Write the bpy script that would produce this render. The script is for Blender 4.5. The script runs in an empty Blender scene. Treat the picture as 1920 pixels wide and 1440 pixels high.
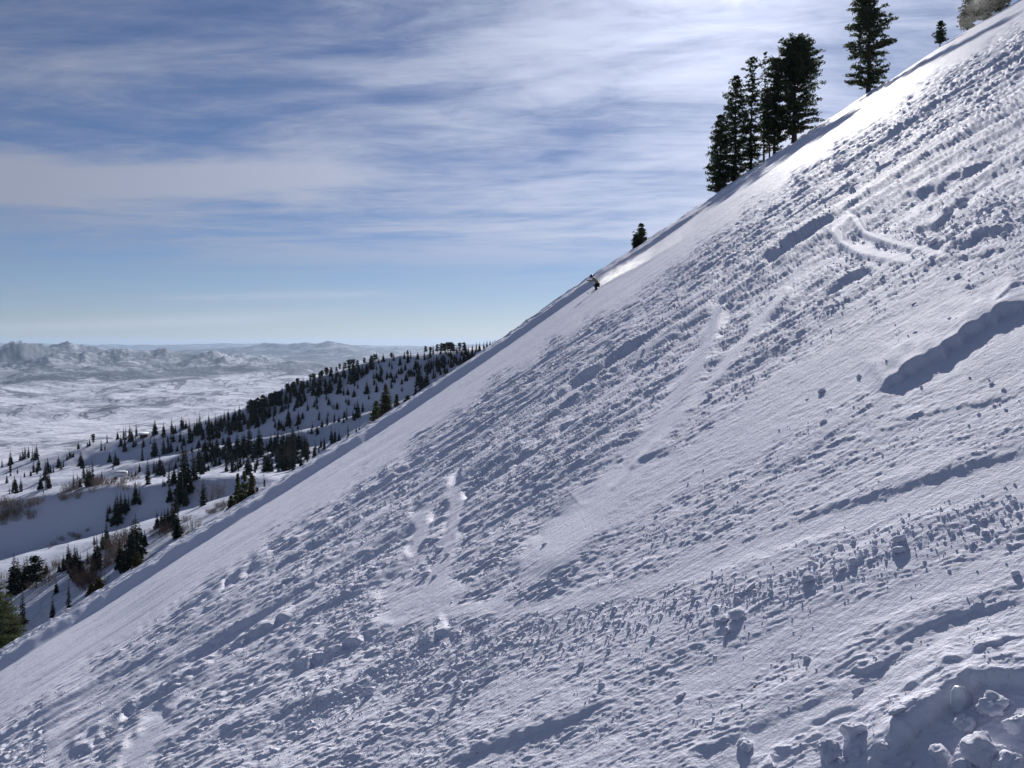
import bpy, math, random
import numpy as np
from mathutils import Vector, Matrix
C = bpy.context.scene
COL = C.collection
rng = np.random.default_rng(7)
random.seed(7)

# ------------------------------------------------------------------ camera, light, sky
FPX = 1495.0
PITCH = math.atan(75.0 / FPX)
cam = bpy.data.cameras.new('camera')
cam.sensor_width = 36.0
cam.lens = 36.0 * FPX / 1920.0
cam.clip_start = 0.1
cam.clip_end = 300000
camo = bpy.data.objects.new('camera', cam)
COL.objects.link(camo)
camo.location = (0, 0, 0)
camo.rotation_euler = (math.radians(90) - PITCH, 0, 0)
C.camera = camo

SUN_AZ = math.radians(16.0)      # to the right of straight ahead
SUN_EL = math.radians(25.0)
SUN = Vector((math.sin(SUN_AZ) * math.cos(SUN_EL), math.cos(SUN_AZ) * math.cos(SUN_EL), math.sin(SUN_EL)))
sl = bpy.data.lights.new('sun', 'SUN')
sl.energy = 5.0
sl.angle = math.radians(0.6)
sl.color = (1.0, 0.96, 0.925)
so = bpy.data.objects.new('sun', sl)
COL.objects.link(so)
so.rotation_euler = SUN.to_track_quat('Z', 'Y').to_euler()

C.view_settings.view_transform = 'Standard'
C.view_settings.look = 'None'
C.view_settings.gamma = 1.0
C.view_settings.use_curve_mapping = False
C.view_settings.exposure = 0.22
C.render.engine = 'CYCLES'
C.cycles.use_denoising = True
C.cycles.max_bounces = 6
C.cycles.volume_bounces = 0
C.cycles.volume_step_rate = 1.0
C.cycles.volume_max_steps = 256


class NT:
    def __init__(s, tree):
        s.t = tree
        s.n = tree.nodes
        s.l = tree.links

    def node(s, kind, **kw):
        n = s.n.new(kind)
        for k, v in kw.items():
            setattr(n, k, v)
        return n

    def put(s, sock, v):
        if hasattr(v, 'is_output'):
            s.l.new(v, sock)
        else:
            try:
                sock.default_value = v
            except Exception:
                sock.default_value = (v, v, v)

    def math(s, op, a, b=0.0, c=0.0, clamp=False):
        n = s.node('ShaderNodeMath', operation=op, use_clamp=clamp)
        s.put(n.inputs[0], a); s.put(n.inputs[1], b); s.put(n.inputs[2], c)
        return n.outputs[0]

    def vmath(s, op, a, b=(0, 0, 0), scale=None):
        n = s.node('ShaderNodeVectorMath', operation=op)
        s.put(n.inputs[0], a); s.put(n.inputs[1], b)
        if scale is not None:
            s.put(n.inputs[3], scale)
        return n.outputs['Value'] if op in ('DOT_PRODUCT', 'LENGTH') else n.outputs[0]

    def noise(s, vec, scale, detail=4, rough=0.55, dist=0.0, out='Fac'):
        n = s.node('ShaderNodeTexNoise')
        s.put(n.inputs['Vector'], vec); s.put(n.inputs['Scale'], scale)
        s.put(n.inputs['Detail'], detail); s.put(n.inputs['Roughness'], rough)
        s.put(n.inputs['Distortion'], dist)
        return n.outputs[out]

    def ramp(s, v, lo, hi, a=0.0, b=1.0):
        n = s.node('ShaderNodeMapRange', interpolation_type='SMOOTHSTEP')
        s.put(n.inputs[0], v); s.put(n.inputs[1], lo); s.put(n.inputs[2], hi)
        s.put(n.inputs[3], a); s.put(n.inputs[4], b)
        return n.outputs[0]

    def mix(s, f, a, b):
        n = s.node('ShaderNodeMix', data_type='RGBA')
        s.put(n.inputs[0], f); s.put(n.inputs[6], a); s.put(n.inputs[7], b)
        return n.outputs[2]

    def sep(s, v):
        n = s.node('ShaderNodeSeparateXYZ'); s.put(n.inputs[0], v)
        return n.outputs
    def comb(s, x, y, z):
        n = s.node('ShaderNodeCombineXYZ')
        s.put(n.inputs[0], x); s.put(n.inputs[1], y); s.put(n.inputs[2], z)
        return n.outputs[0]


world = bpy.data.worlds.new('World')
C.world = world
world.use_nodes = True
W = NT(world.node_tree)
for n in list(W.n):
    W.n.remove(n)
tc = W.node('ShaderNodeTexCoord')
D = W.vmath('NORMALIZE', tc.outputs['Generated'])
dx, dy, dz = W.sep(D)
sky = W.node('ShaderNodeTexSky', sky_type='NISHITA')
sky.sun_disc = False
sky.sun_elevation = SUN_EL
sky.sun_rotation = SUN_AZ
sky.altitude = 2700
sky.air_density = 1.0
sky.dust_density = 0.6
sky.ozone_density = 1.6
# cirrus sheet: directions projected to a high flat layer, stretched by the wind
zc = W.math('ADD', W.math('MAXIMUM', dz, 0.0), 0.045)
px_ = W.math('DIVIDE', dx, zc)
py_ = W.math('DIVIDE', dy, zc)
P = W.comb(px_, py_, 0.0)
warp = W.noise(W.vmath('MULTIPLY', P, (0.35, 0.5, 1)), 1.0, 3, 0.5, 0.0, 'Color')
warp = W.vmath('SUBTRACT', warp, (0.5, 0.5, 0.5))
PW = W.vmath('ADD', P, W.vmath('MULTIPLY', warp, (2.6, 1.6, 0)))
# axes: streaks run across the view with a slight tilt
A1 = W.vmath('MULTIPLY', W.comb(W.math('ADD', px_, W.math('MULTIPLY', py_, -0.18)), W.math('ADD', W.sep(PW)[1], W.math('MULTIPLY', px_, 0.22)), 0), (0.66, 1.25, 1))
n_streak = W.noise(A1, 1.3, 7, 0.62, 0.25)
A2 = W.vmath('MULTIPLY', PW, (0.42, 0.55, 1))
n_big = W.noise(A2, 0.9, 4, 0.5, 0.6)
A3 = W.vmath('MULTIPLY', W.comb(W.sep(PW)[0], py_, 3.3), (1.7, 4.2, 1))
n_fine = W.noise(A3, 1.6, 6, 0.65, 0.8)
elev = dz
cover = W.ramp(elev, 0.06, 0.15)
low = W.math('MULTIPLY', W.ramp(elev, 0.03, 0.05), W.ramp(elev, 0.05, 0.11, 1.0, 0.0))
m = W.math('ADD', W.math('MULTIPLY', n_big, 0.72), W.math('MULTIPLY', n_streak, 0.62))
m = W.math('ADD', m, W.math('MULTIPLY', n_fine, 0.24))
sun_c = W.node('ShaderNodeCombineXYZ')
sun_c.inputs[0].default_value, sun_c.inputs[1].default_value, sun_c.inputs[2].default_value = SUN
cosang = W.math('MAXIMUM', W.vmath('DOT_PRODUCT', D, sun_c.outputs[0]), 0.0)
near = W.math('POWER', cosang, 22.0)
uu = W.math('DIVIDE', dx, W.math('MAXIMUM', dy, 0.05))
vv_ = W.math('DIVIDE', dz, W.math('MAXIMUM', dy, 0.05))


def bandc(v0, tilt, half, u0, u1, soft, amp):
    c = W.math('SUBTRACT', vv_, W.math('ADD', v0, W.math('MULTIPLY', uu, tilt)))
    c = W.math('DIVIDE', c, half)
    g = W.math('POWER', 2.718, W.math('MULTIPLY', W.math('MULTIPLY', c, c), -1.0))
    g = W.math('MULTIPLY', g, W.math('MULTIPLY', W.ramp(uu, u0 - soft, u0 + soft), W.ramp(uu, u1 - soft, u1 + soft, 1.0, 0.0)))
    g = W.math('MULTIPLY', g, W.ramp(dy, 0.0, 0.3))
    return W.math('MULTIPLY', g, amp)


m = W.math('ADD', m, bandc(0.195, -0.02, 0.030, -1.4, -0.30, 0.16, 0.30))
m = W.math('ADD', m, bandc(0.215, 0.03, 0.012, -1.2, -0.20, 0.12, 0.22))
m = W.math('ADD', m, bandc(0.108, 0.01, 0.010, -0.38, 0.10, 0.14, 0.30))
m = W.math('ADD', m, bandc(0.150, 0.02, 0.022, -0.20, 0.35, 0.15, 0.12))
m = W.math('ADD', m, bandc(0.235, 0.05, 0.020, 0.10, 0.55, 0.12, 0.12))
m = W.math('ADD', m, W.math('MULTIPLY', near, 0.14))
dens = W.ramp(m, 0.66, 1.04)
dens = W.math('MULTIPLY', dens, cover)
lens_m = W.ramp(W.math('ADD', n_streak, W.math('MULTIPLY', n_fine, 0.3)), 0.55, 0.85)
dens = W.math('ADD', dens, W.math('MULTIPLY', W.math('MULTIPLY', low, lens_m), 0.25), clamp=True)
lowb = W.math('ADD', bandc(0.044, 0.038, 0.011, -1.3, -0.24, 0.14, 1.0), bandc(0.066, 0.02, 0.005, -0.45, -0.14, 0.08, 0.7))
dens = W.math('ADD', dens, W.math('MULTIPLY', lowb, W.ramp(n_fine, 0.25, 0.75, 0.25, 0.85)), clamp=True)
wsp = W.math('MULTIPLY', bandc(0.455, -2.2 * 0.0, 0.030, 0.262, 0.285, 0.012, 1.0), W.ramp(n_fine, 0.3, 0.6, 0.4, 1.0))
dens = W.math('ADD', dens, wsp, clamp=True)
dens = W.math('MULTIPLY', dens, 0.80)
g2 = W.math('POWER', cosang, 60.0)
g3 = W.math('POWER', cosang, 700.0)
# thin ice cloud scatters forward: bright round the sun, dim away from it
hg = W.math('POWER', W.math('SUBTRACT', 1.25, W.vmath('DOT_PRODUCT', D, sun_c.outputs[0])), -1.5)
br = W.math('ADD', W.math('ADD', 1.9, W.math('MULTIPLY', hg, 0.95)), W.math('ADD', W.math('MULTIPLY', g2, 3.4), W.math('MULTIPLY', g3, 2.0)))
br = W.math('ADD', br, W.math('ADD', W.math('MULTIPLY', wsp, 1.2), W.math('MULTIPLY', lowb, 2.2)))
cloud = W.vmath('MULTIPLY', W.comb(br, br, br), (0.92, 0.98, 1.20))
SKYG = 0.58
skc = W.vmath('MULTIPLY', sky.outputs[0], (SKYG * 0.90, SKYG * 0.945, SKYG * 1.16))
colr = W.mix(dens, skc, cloud)
bg = W.node('ShaderNodeBackground')
bg.inputs['Strength'].default_value = 0.08
W.l.new(colr, bg.inputs['Color'])
wo = W.node('ShaderNodeOutputWorld')
W.l.new(bg.outputs[0], wo.inputs['Surface'])

# ------------------------------------------------------------------ helpers
CT, ST = math.cos(PITCH), math.sin(PITCH)


def px2uv(px, py):
    cx = (np.asarray(px, float) - 960) / FPX
    cy = -(np.asarray(py, float) - 720) / FPX
    dyy = CT + cy * ST
    return cx / dyy, (-ST + cy * CT) / dyy


def uv2px(u, v):
    k = CT - v * ST
    return 960 + FPX * u / k, 720 - FPX * (v * CT + ST) / k


def sst(a, b, x):
    t = np.clip((x - a) / (b - a), 0, 1)
    return t * t * (3 - 2 * t)


_perm = {}


def pn(x, y, seed=0):
    """2-D gradient noise in about -0.7..0.7"""
    if seed not in _perm:
        r = np.random.default_rng(1000 + seed)
        p = r.permutation(256)
        ang = r.random(256) * 2 * np.pi
        _perm[seed] = (np.concatenate([p, p]), np.cos(ang), np.sin(ang))
    p, gx, gy = _perm[seed]
    xi = np.floor(x).astype(np.int64); yi = np.floor(y).astype(np.int64)
    xf = x - xi; yf = y - yi
    xi &= 255; yi &= 255
    u = xf * xf * xf * (xf * (xf * 6 - 15) + 10)
    v = yf * yf * yf * (yf * (yf * 6 - 15) + 10)
    x1 = (xi + 1) & 255; y1 = (yi + 1) & 255

    def g(a, b, fx, fy):
        h = p[p[a] + b]
        return gx[h] * fx + gy[h] * fy
    n00 = g(xi, yi, xf, yf); n10 = g(x1, yi, xf - 1, yf)
    n01 = g(xi, y1, xf, yf - 1); n11 = g(x1, y1, xf - 1, yf - 1)
    a = n00 + u * (n10 - n00); b = n01 + u * (n11 - n01)
    return a + v * (b - a)


def mesh_np(name, V, F, smooth=True, mats=None, fmat=None):
    """V (n,3), F (m,k) arrays -> mesh"""
    me = bpy.data.meshes.new(name)
    V = np.ascontiguousarray(V, dtype=np.float32); F = np.ascontiguousarray(F, dtype=np.int32)
    m, k = F.shape
    me.vertices.add(len(V)); me.vertices.foreach_set('co', V.ravel())
    me.loops.add(m * k); me.loops.foreach_set('vertex_index', F.ravel())
    me.polygons.add(m)
    me.polygons.foreach_set('loop_start', np.arange(0, m * k, k, dtype=np.int32))
    me.polygons.foreach_set('loop_total', np.full(m, k, dtype=np.int32))
    if smooth:
        me.polygons.foreach_set('use_smooth', np.ones(m, dtype=bool))
    if fmat is not None:
        me.polygons.foreach_set('material_index', np.asarray(fmat, dtype=np.int32))
    me.update(calc_edges=True)
    me.validate()
    for mt in (mats or []):
        me.materials.append(mt)
    return me


def grid_faces(nr, nc):
    i = np.arange(nr - 1)[:, None] * nc + np.arange(nc - 1)[None, :]
    return np.stack([i, i + 1, i + nc + 1, i + nc], -1).reshape(-1, 4)


def link(name, me, parent=None, loc=None, **props):
    o = bpy.data.objects.new(name, me)
    COL.objects.link(o)
    if parent is not None:
        o.parent = parent
    if loc is not None:
        o.location = loc
    for k, v in props.items():
        if v is not None:
            o[k] = v
    return o


def thing(name, label, cat, loc=(0, 0, 0), group=None, rot=0.0, scale=1.0):
    o = bpy.data.objects.new(name, None)
    COL.objects.link(o)
    o.empty_display_size = 0.3
    o.location = loc
    o.rotation_euler = (0, 0, rot)
    o.scale = (scale,) * 3
    o['label'] = label; o['category'] = cat
    if group:
        o['group'] = group
    return o


def mat(name, col, rough=0.8, spec=0.2, varied=None, vscale=3.0, bump=None):
    m = bpy.data.materials.new(name)
    m.use_nodes = True
    T = NT(m.node_tree)
    b = T.n['Principled BSDF']
    b.inputs['Roughness'].default_value = rough
    b.inputs['Specular IOR Level'].default_value = spec
    b.inputs['Base Color'].default_value = (*col, 1)
    if varied is not None:
        t = T.node('ShaderNodeTexCoord')
        f = T.ramp(T.noise(t.outputs['Object'], vscale, 4), 0.35, 0.65)
        oi = T.node('ShaderNodeObjectInfo')
        f = T.math('ADD', T.math('MULTIPLY', f, 0.7), T.math('MULTIPLY', oi.outputs['Random'], 0.3))
        T.l.new(T.mix(f, (*col, 1), (*varied, 1)), b.inputs['Base Color'])
    if bump:
        t = T.node('ShaderNodeTexCoord')
        bn = T.node('ShaderNodeBump')
        bn.inputs['Distance'].default_value = bump[1]
        bn.inputs['Strength'].default_value = 1.0
        T.l.new(T.noise(t.outputs['Object'], bump[0], 5, 0.6), bn.inputs['Height'])
        T.l.new(bn.outputs[0], b.inputs['Normal'])
    return m


# ------------------------------------------------------------------ materials
def snow_material():
    m = bpy.data.materials.new('snow')
    m.use_nodes = True
    T = NT(m.node_tree)
    b = T.n['Principled BSDF']
    g = T.node('ShaderNodeNewGeometry').outputs['Position']
    f = T.noise(g, 0.5, 6, 0.6)
    T.l.new(T.mix(f, (0.78, 0.785, 0.885, 1), (0.845, 0.85, 0.935, 1)), b.inputs['Base Color'])
    b.inputs['Roughness'].default_value = 0.7
    b.inputs['Specular IOR Level'].default_value = 0.01
    n1 = T.noise(g, 38.0, 5, 0.7)
    n2 = T.noise(T.vmath('MULTIPLY', g, (0.5, 1.2, 0.8)), 9.0, 4, 0.6)
    n3 = T.noise(g, 330.0, 2, 0.6)
    bn = T.node('ShaderNodeBump'); bn.inputs['Distance'].default_value = 0.010
    T.l.new(n1, bn.inputs['Height'])
    bn2 = T.node('ShaderNodeBump'); bn2.inputs['Distance'].default_value = 0.014
    T.l.new(n2, bn2.inputs['Height']); T.l.new(bn.outputs[0], bn2.inputs['Normal'])
    bn3 = T.node('ShaderNodeBump'); bn3.inputs['Distance'].default_value = 0.0016
    T.l.new(n3, bn3.inputs['Height']); T.l.new(bn2.outputs[0], bn3.inputs['Normal'])
    T.l.new(bn3.outputs[0], b.inputs['Normal'])
    return m


M_SNOW = snow_material()


def hill_material():
    m = bpy.data.materials.new('snowy_hillside')
    m.use_nodes = True
    T = NT(m.node_tree)
    b = T.n['Principled BSDF']
    g = T.node('ShaderNodeNewGeometry').outputs['Position']
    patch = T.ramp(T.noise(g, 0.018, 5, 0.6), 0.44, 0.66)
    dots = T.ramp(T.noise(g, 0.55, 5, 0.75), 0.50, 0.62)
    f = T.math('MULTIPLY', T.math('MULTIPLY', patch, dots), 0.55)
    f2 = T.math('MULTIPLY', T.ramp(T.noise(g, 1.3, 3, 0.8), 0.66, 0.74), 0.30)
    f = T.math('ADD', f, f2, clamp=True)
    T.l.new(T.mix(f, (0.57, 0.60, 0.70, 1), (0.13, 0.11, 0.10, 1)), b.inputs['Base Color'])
    b.inputs['Roughness'].default_value = 0.6
    b.inputs['Specular IOR Level'].default_value = 0.3
    bn = T.node('ShaderNodeBump'); bn.inputs['Distance'].default_value = 0.5
    T.l.new(T.noise(g, 0.25, 6, 0.6), bn.inputs['Height'])
    T.l.new(bn.outputs[0], b.inputs['Normal'])
    return m


def valley_material():
    m = bpy.data.materials.new('snowy_valley')
    m.use_nodes = True
    T = NT(m.node_tree)
    b = T.n['Principled BSDF']
    g = T.node('ShaderNodeNewGeometry').outputs['Position']
    gf = T.vmath('MULTIPLY', g, (1, 0.42, 1))
    scrub = T.ramp(T.noise(gf, 0.0007, 6, 0.62, 0.4), 0.52, 0.57)
    speck = T.ramp(T.noise(gf, 0.0045, 5, 0.65), 0.47, 0.54)
    lines = T.noise(gf, 0.0006, 6, 0.6, 1.0)
    ln = T.ramp(T.math('ABSOLUTE', T.math('SUBTRACT', lines, 0.5)), 0.0, 0.016, 1.0, 0.0)
    lines2 = T.noise(gf, 0.0019, 4, 0.6, 0.6)
    ln2 = T.ramp(T.math('ABSOLUTE', T.math('SUBTRACT', lines2, 0.47)), 0.0, 0.022, 0.9, 0.0)
    f = T.math('ADD', T.math('MULTIPLY', scrub, T.math('ADD', 0.30, T.math('MULTIPLY', speck, 0.6))), T.math('MULTIPLY', speck, 0.16))
    f = T.math('ADD', f, T.math('MULTIPLY', ln, 0.9))
    f = T.math('ADD', f, T.math('MULTIPLY', ln2, 0.6), clamp=True)
    mpat = T.ramp(T.noise(g, 0.0010, 9, 0.70), 0.46, 0.53)
    hz_ = T.math('ADD', T.sep(g)[2], T.math('MULTIPLY', T.math('SUBTRACT', T.noise(gf, 0.0009, 6, 0.65), 0.5), 520.0))
    f = T.math('ADD', T.math('MULTIPLY', f, 0.9), T.math('MULTIPLY', T.math('MULTIPLY', T.ramp(hz_, -560.0, -480.0), T.math('ADD', 0.50, T.math('MULTIPLY', mpat, 0.50))), 0.95), clamp=True)
    f = T.math('MULTIPLY', f, 0.9)
    T.l.new(T.mix(f, (0.60, 0.62, 0.70, 1), (0.05, 0.065, 0.10, 1)), b.inputs['Base Color'])
    b.inputs['Roughness'].default_value = 0.8
    b.inputs['Specular IOR Level'].default_value = 0.1
    bn = T.node('ShaderNodeBump'); bn.inputs['Distance'].default_value = 70.0
    T.l.new(T.noise(g, 0.0022, 7, 0.6), bn.inputs['Height'])
    T.l.new(bn.outputs[0], b.inputs['Normal'])
    return m


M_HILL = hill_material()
M_VALLEY = valley_material()
M_NEEDLE = mat('pine_needles', (0.030, 0.046, 0.028), 0.7, 0.15, (0.070, 0.085, 0.042), 0.9)
M_NEEDLE_W = mat('sunburnt_needles', (0.040, 0.042, 0.020), 0.7, 0.15, (0.085, 0.062, 0.030), 0.9)
for _m in (M_NEEDLE, M_NEEDLE_W):
    T = NT(_m.node_tree)
    tr_ = T.node('ShaderNodeBsdfTranslucent'); tr_.inputs[0].default_value = (0.10, 0.13, 0.045, 1)
    mx_ = T.node('ShaderNodeMixShader'); mx_.inputs[0].default_value = 0.28 if _m is M_NEEDLE else 0.15
    out_ = T.n['Material Output']
    T.l.new(T.n['Principled BSDF'].outputs[0], mx_.inputs[1]); T.l.new(tr_.outputs[0], mx_.inputs[2]); T.l.new(mx_.outputs[0], out_.inputs['Surface'])
M_FIR = mat('fir_needles', (0.018, 0.028, 0.024), 0.75, 0.12, (0.034, 0.045, 0.034), 0.6)
M_BARK = mat('bark', (0.07, 0.055, 0.045), 0.9, 0.1, (0.12, 0.095, 0.08), 5.0, (12, 0.02))
M_TWIG = mat('bare_twigs', (0.16, 0.125, 0.10), 0.9, 0.1, (0.26, 0.21, 0.17), 1.5)
M_TWIG_D = mat('dark_twigs', (0.07, 0.05, 0.045), 0.9, 0.1, (0.14, 0.10, 0.08), 1.5)

# ------------------------------------------------------------------ the near slope
H0 = 2.1                  # vertical height of the eye above the slope plane
EDGE_Y = 150.0
W_SIL = 0.0135
_sil = np.array([(-900, 1790), (-400, 1480), (0, 1219), (204, 1099), (321, 1023), (432, 956), (554, 883), (620, 860 - 18), (700, 795),
                 (800, 730), (887, 672), (940, 637), (1060, 553), (1122, 511), (1178, 475), (1221, 449), (1280, 408),
                 (1337, 370), (1447, 297), (1623, 181), (1780, 76), (1907, 4), (2300, -250), (2900, -640)], float)
_su, _sv = px2uv(_sil[:, 0], _sil[:, 1])
_ug = np.linspace(-1.3, 1.3, 2601)
_vg = np.interp(_ug, _su, _sv)
_k = np.exp(-0.5 * (np.arange(-90, 91) / 30.0) ** 2); _k /= _k.sum()
_vp = np.concatenate([_vg[0] + (_ug[1] - _ug[0]) * 0.64 * np.arange(-90, 0), _vg, _vg[-1] + (_ug[1] - _ug[0]) * 0.64 * np.arange(1, 91)])
_vg = np.convolve(_vp, _k, 'valid')


def vsil(u):
    r = np.interp(u, _ug, _vg)
    r = np.where(u < _ug[0], _vg[0] + 0.64 * (u - _ug[0]), r)
    r = np.where(u > _ug[-1], _vg[-1] + 0.64 * (u - _ug[-1]), r)
    return r


def roll(y):
    d = np.maximum(y - EDGE_Y, 0)
    r = 0.5 * 0.003 * d ** 2
    lim = 130.0
    return np.where(d > lim, 0.5 * 0.003 * lim ** 2 + 0.39 * (d - lim), r)


def slope_z(x, y):
    ye = np.maximum(y, 0.6)
    return -H0 + ye * (vsil(x / ye) + W_SIL) + 0.03 * (y - ye) - roll(y)


def slope_at(px, py):
    """point of the bare slope seen at a place of the photograph"""
    u, v = px2uv(px, py)
    w = vsil(u) + W_SIL - v
    Y = H0 / np.maximum(w, 0.0136)
    return np.stack([u * Y, Y, slope_z(u * Y, Y)], -1), Y


def polydist(X, Y, pts, near=False):
    """signed distance (positive above / left of travel), and parameter along, for px arrays"""
    best = np.full(X.shape, 1e9); sgn = np.zeros(X.shape); tt = np.zeros(X.shape)
    NX = np.zeros(X.shape); NY = np.zeros(X.shape)
    n = len(pts) - 1
    for i in range(n):
        ax, ay = pts[i][:2]; bx, by = pts[i + 1][:2]
        ex, ey = bx - ax, by - ay
        L2 = ex * ex + ey * ey
        t = np.clip(((X - ax) * ex + (Y - ay) * ey) / L2, 0, 1)
        qx = X - (ax + t * ex); qy = Y - (ay + t * ey)
        d = np.hypot(qx, qy)
        c = -(ex * qy - ey * qx)
        m_ = d < best
        best = np.where(m_, d, best)
        sgn = np.where(m_, np.sign(c), sgn)
        tt = np.where(m_, (i + t) / n, tt)
        if near:
            NX = np.where(m_, ax + t * ex, NX); NY = np.where(m_, ay + t * ey, NY)
    if near:
        return best, sgn, tt, NX, NY
    return best, sgn, tt


_ox = np.arange(-400, 2300, 60.0)
_ou, _ = px2uv(_ox, 800.0)
_oy = uv2px(_ou, vsil(_ou))[1] + np.interp(_ox, [-400, 0, 160, 291, 455, 567, 726, 860, 1060, 1189, 1400, 1620, 1920, 2300], [60, 46, 40, 36, 31.5, 28, 24, 21.5, 19, 18, 15, 11, 9, 8])
L1 = list(zip(_ox.tolist(), _oy.tolist()))
L2 = [(-300, 1540), (0, 1350), (111, 1280), (248, 1188), (408, 1073), (554, 977), (587, 955), (730, 852), (825, 792), (937, 707), (1106, 600), (1168, 561),
      (1260, 496), (1467, 345), (1613, 232), (1780, 130), (1920, 40), (2200, -140)]
# smooth worn tracks and wind-polished areas: (polyline, half width px)
TRACKS = [
    ([(1350, 572), (1322, 640), (1262, 755), (1175, 880), (1105, 965), (1040, 1010)], [9, 19, 26, 30, 38, 52], 1),
    ([(1472, 540), (1430, 590), (1350, 690), (1255, 800), (1150, 905)], [8, 10, 12, 12, 10], 1),
    ([(2000, 610), (1760, 620), (1560, 700), (1400, 805), (1240, 900), (1080, 985), (1000, 1060)], [105, 95, 75, 60, 55, 55, 30], 0),
    ([(730, 1158), (860, 1140), (1000, 1138), (1150, 1112), (1300, 1066), (1500, 996), (1700, 935), (1930, 868)], [22, 17, 15, 14, 16, 18, 18, 20], 1),
    ([(788, 965), (786, 1000), (776, 1030)], [14, 15, 12], 1),
    ([(858, 880), (852, 940), (846, 1000), (828, 1060), (818, 1118)], [6, 14, 14, 20, 26], 1),
    ([(740, 1120), (800, 1105), (850, 1100)], [26, 24, 18], 1),
    ([(1590, 402), (1566, 425), (1575, 450), (1620, 470), (1700, 482)], [8, 8, 8, 10, 10], 1),
    ([(1600, 405), (1620, 432), (1670, 450), (1760, 472)], [6, 6, 7, 8], 1),
    ([(2000, 1045), (1750, 1100), (1500, 1190), (1300, 1290)], [24, 26, 26, 22], 0),
    ([(2000, 880), (1800, 930), (1600, 985)], [18, 18, 14], 0),
    ([(300, 1345), (262, 1400), (245, 1450)], [16, 20, 22], 1),
    ([(1740, 1275), (1560, 1330), (1330, 1440)], [20, 22, 22], 0),
]
# banks: upper side proud of the lower one (polyline, height m, back width px, edge width px)
BANKS = [
    ([(1640, 745), (1672, 722), (1722, 688), (1775, 663), (1810, 632), (1855, 606), (1930, 575), (2100, 490)], 0.17, 60, 5, 40),
    ([(1868, 578), (1888, 556), (1930, 526), (2000, 490)], 0.09, 30, 4, 20),
    ([(1540, 545), (1575, 522), (1618, 506), (1650, 496)], 0.13, 26, 5, 30),
    ([(560, 1262), (600, 1232), (660, 1206), (745, 1163)], 0.15, 40, 4, 36),
    ([(800, 1215), (822, 1192), (850, 1172)], 0.12, 22, 4, 20),
    ([(820, 1438), (930, 1398), (1060, 1358), (1165, 1306)], 0.085, 46, 8, 46),
    ([(440, 1222), (500, 1182), (565, 1146)], 0.14, 26, 5, 24),
    ([(1176, 888), (1215, 862), (1275, 836)], 0.09, 20, 5, 22),
    ([(640, 1130), (700, 1098), (770, 1060)], 0.10, 20, 6, 24),
    ([(560, 1020), (700, 925), (860, 830)], 0.18, 18, 6, 18),
    ([(330, 1165), (520, 1040), (640, 965)], 0.24, 18, 6, 18),
    ([(1000, 770), (1130, 690), (1270, 600)], 0.26, 18, 6, 16),
    ([(900, 905), (1010, 838), (1090, 770)], 0.2, 18, 6, 18),
    ([(1350, 560), (1480, 462), (1600, 372)], 0.26, 20, 6, 18),
    ([(1500, 420), (1680, 300), (1850, 190)], 0.24, 20, 8, 18),
    ([(1640, 392), (1780, 330), (1900, 262)], 0.18, 20, 8, 18),
    ([(1650, 796), (1780, 770), (1940, 738)], 0.035, 26, 4, 14),
    ([(1560, 850), (1680, 800), (1760, 786)], 0.03, 24, 4, 14),
    ([(1670, 1215), (1740, 1180), (1830, 1150), (1940, 1130)], 0.05, 40, 8, 30),
    ([(1590, 1265), (1640, 1262), (1700, 1225)], 0.05, 34, 6, 26),
    ([(1480, 1390), (1560, 1345), (1640, 1320)], 0.03, 34, 8, 26),
    ([(1660, 1330), (1760, 1275), (1850, 1235), (1940, 1190)], 0.055, 40, 8, 30),
    ([(120, 1440), (260, 1330), (420, 1240)], 0.15, 30, 8, 30),
    ([(420, 1400), (520, 1345), (650, 1290)], 0.1, 36, 8, 36),
    ([(960, 1130), (860, 1180), (720, 1270)][::-1], 0.05, 30, 10, 26),
    ([(1700, 440), (1760, 415), (1790, 380), (1830, 355)], 0.14, 24, 6, 24),
    ([(1780, 470), (1850, 440), (1930, 425)], 0.12, 20, 5, 24),
    ([(1600, 1470), (1700, 1400), (1765, 1345), (1815, 1300), (1880, 1285), (2060, 1280)], 0.13, 70, 14, 60),
    ([(1720, 495), (1800, 488), (1930, 462)], 0.10, 20, 5, 24),
]


BANK_K = 0.5


def slope_masks(PX, PY):
    """roughness 0..1.3 and hollow depth of worn tracks"""
    d2, s2, _ = polydist(PX, PY, L2)
    d1, s1, _ = polydist(PX, PY, L1)
    below2 = d2 * -s2
    above1 = d1 * s1
    rough = sst(-16, 44, below2 + 22 * pn(PX / 60.0, PY / 60.0, 93) + 10 * pn(PX / 18.0, PY / 18.0, 94))
    rough = np.maximum(rough, sst(0, 8, above1) * 0.42)
    rough = np.maximum(rough, 0.035)
    # lower right quarter is softer, wind packed
    soft = sst(0, 260, (PX - 900) * 0.55 + (PY - 1060) * 0.9) * sst(900, 1500, PX + 0.3 * PY)
    rough *= 1 - 0.66 * soft
    cut = np.zeros(PX.shape)
    for pts, wd, dig in TRACKS:
        d, s, t = polydist(PX, PY, pts)
        w = np.interp(t, np.linspace(0, 1, len(wd)), wd)
        k = 1 - sst(w * 0.45, w * 1.6, d + 0.5 * w * pn(PX / 34.0, PY / 34.0, 91))
        rough *= 1 - 0.86 * k
        if dig:
            cut = np.maximum(cut, k)
    return rough, cut, above1, below2


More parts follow.
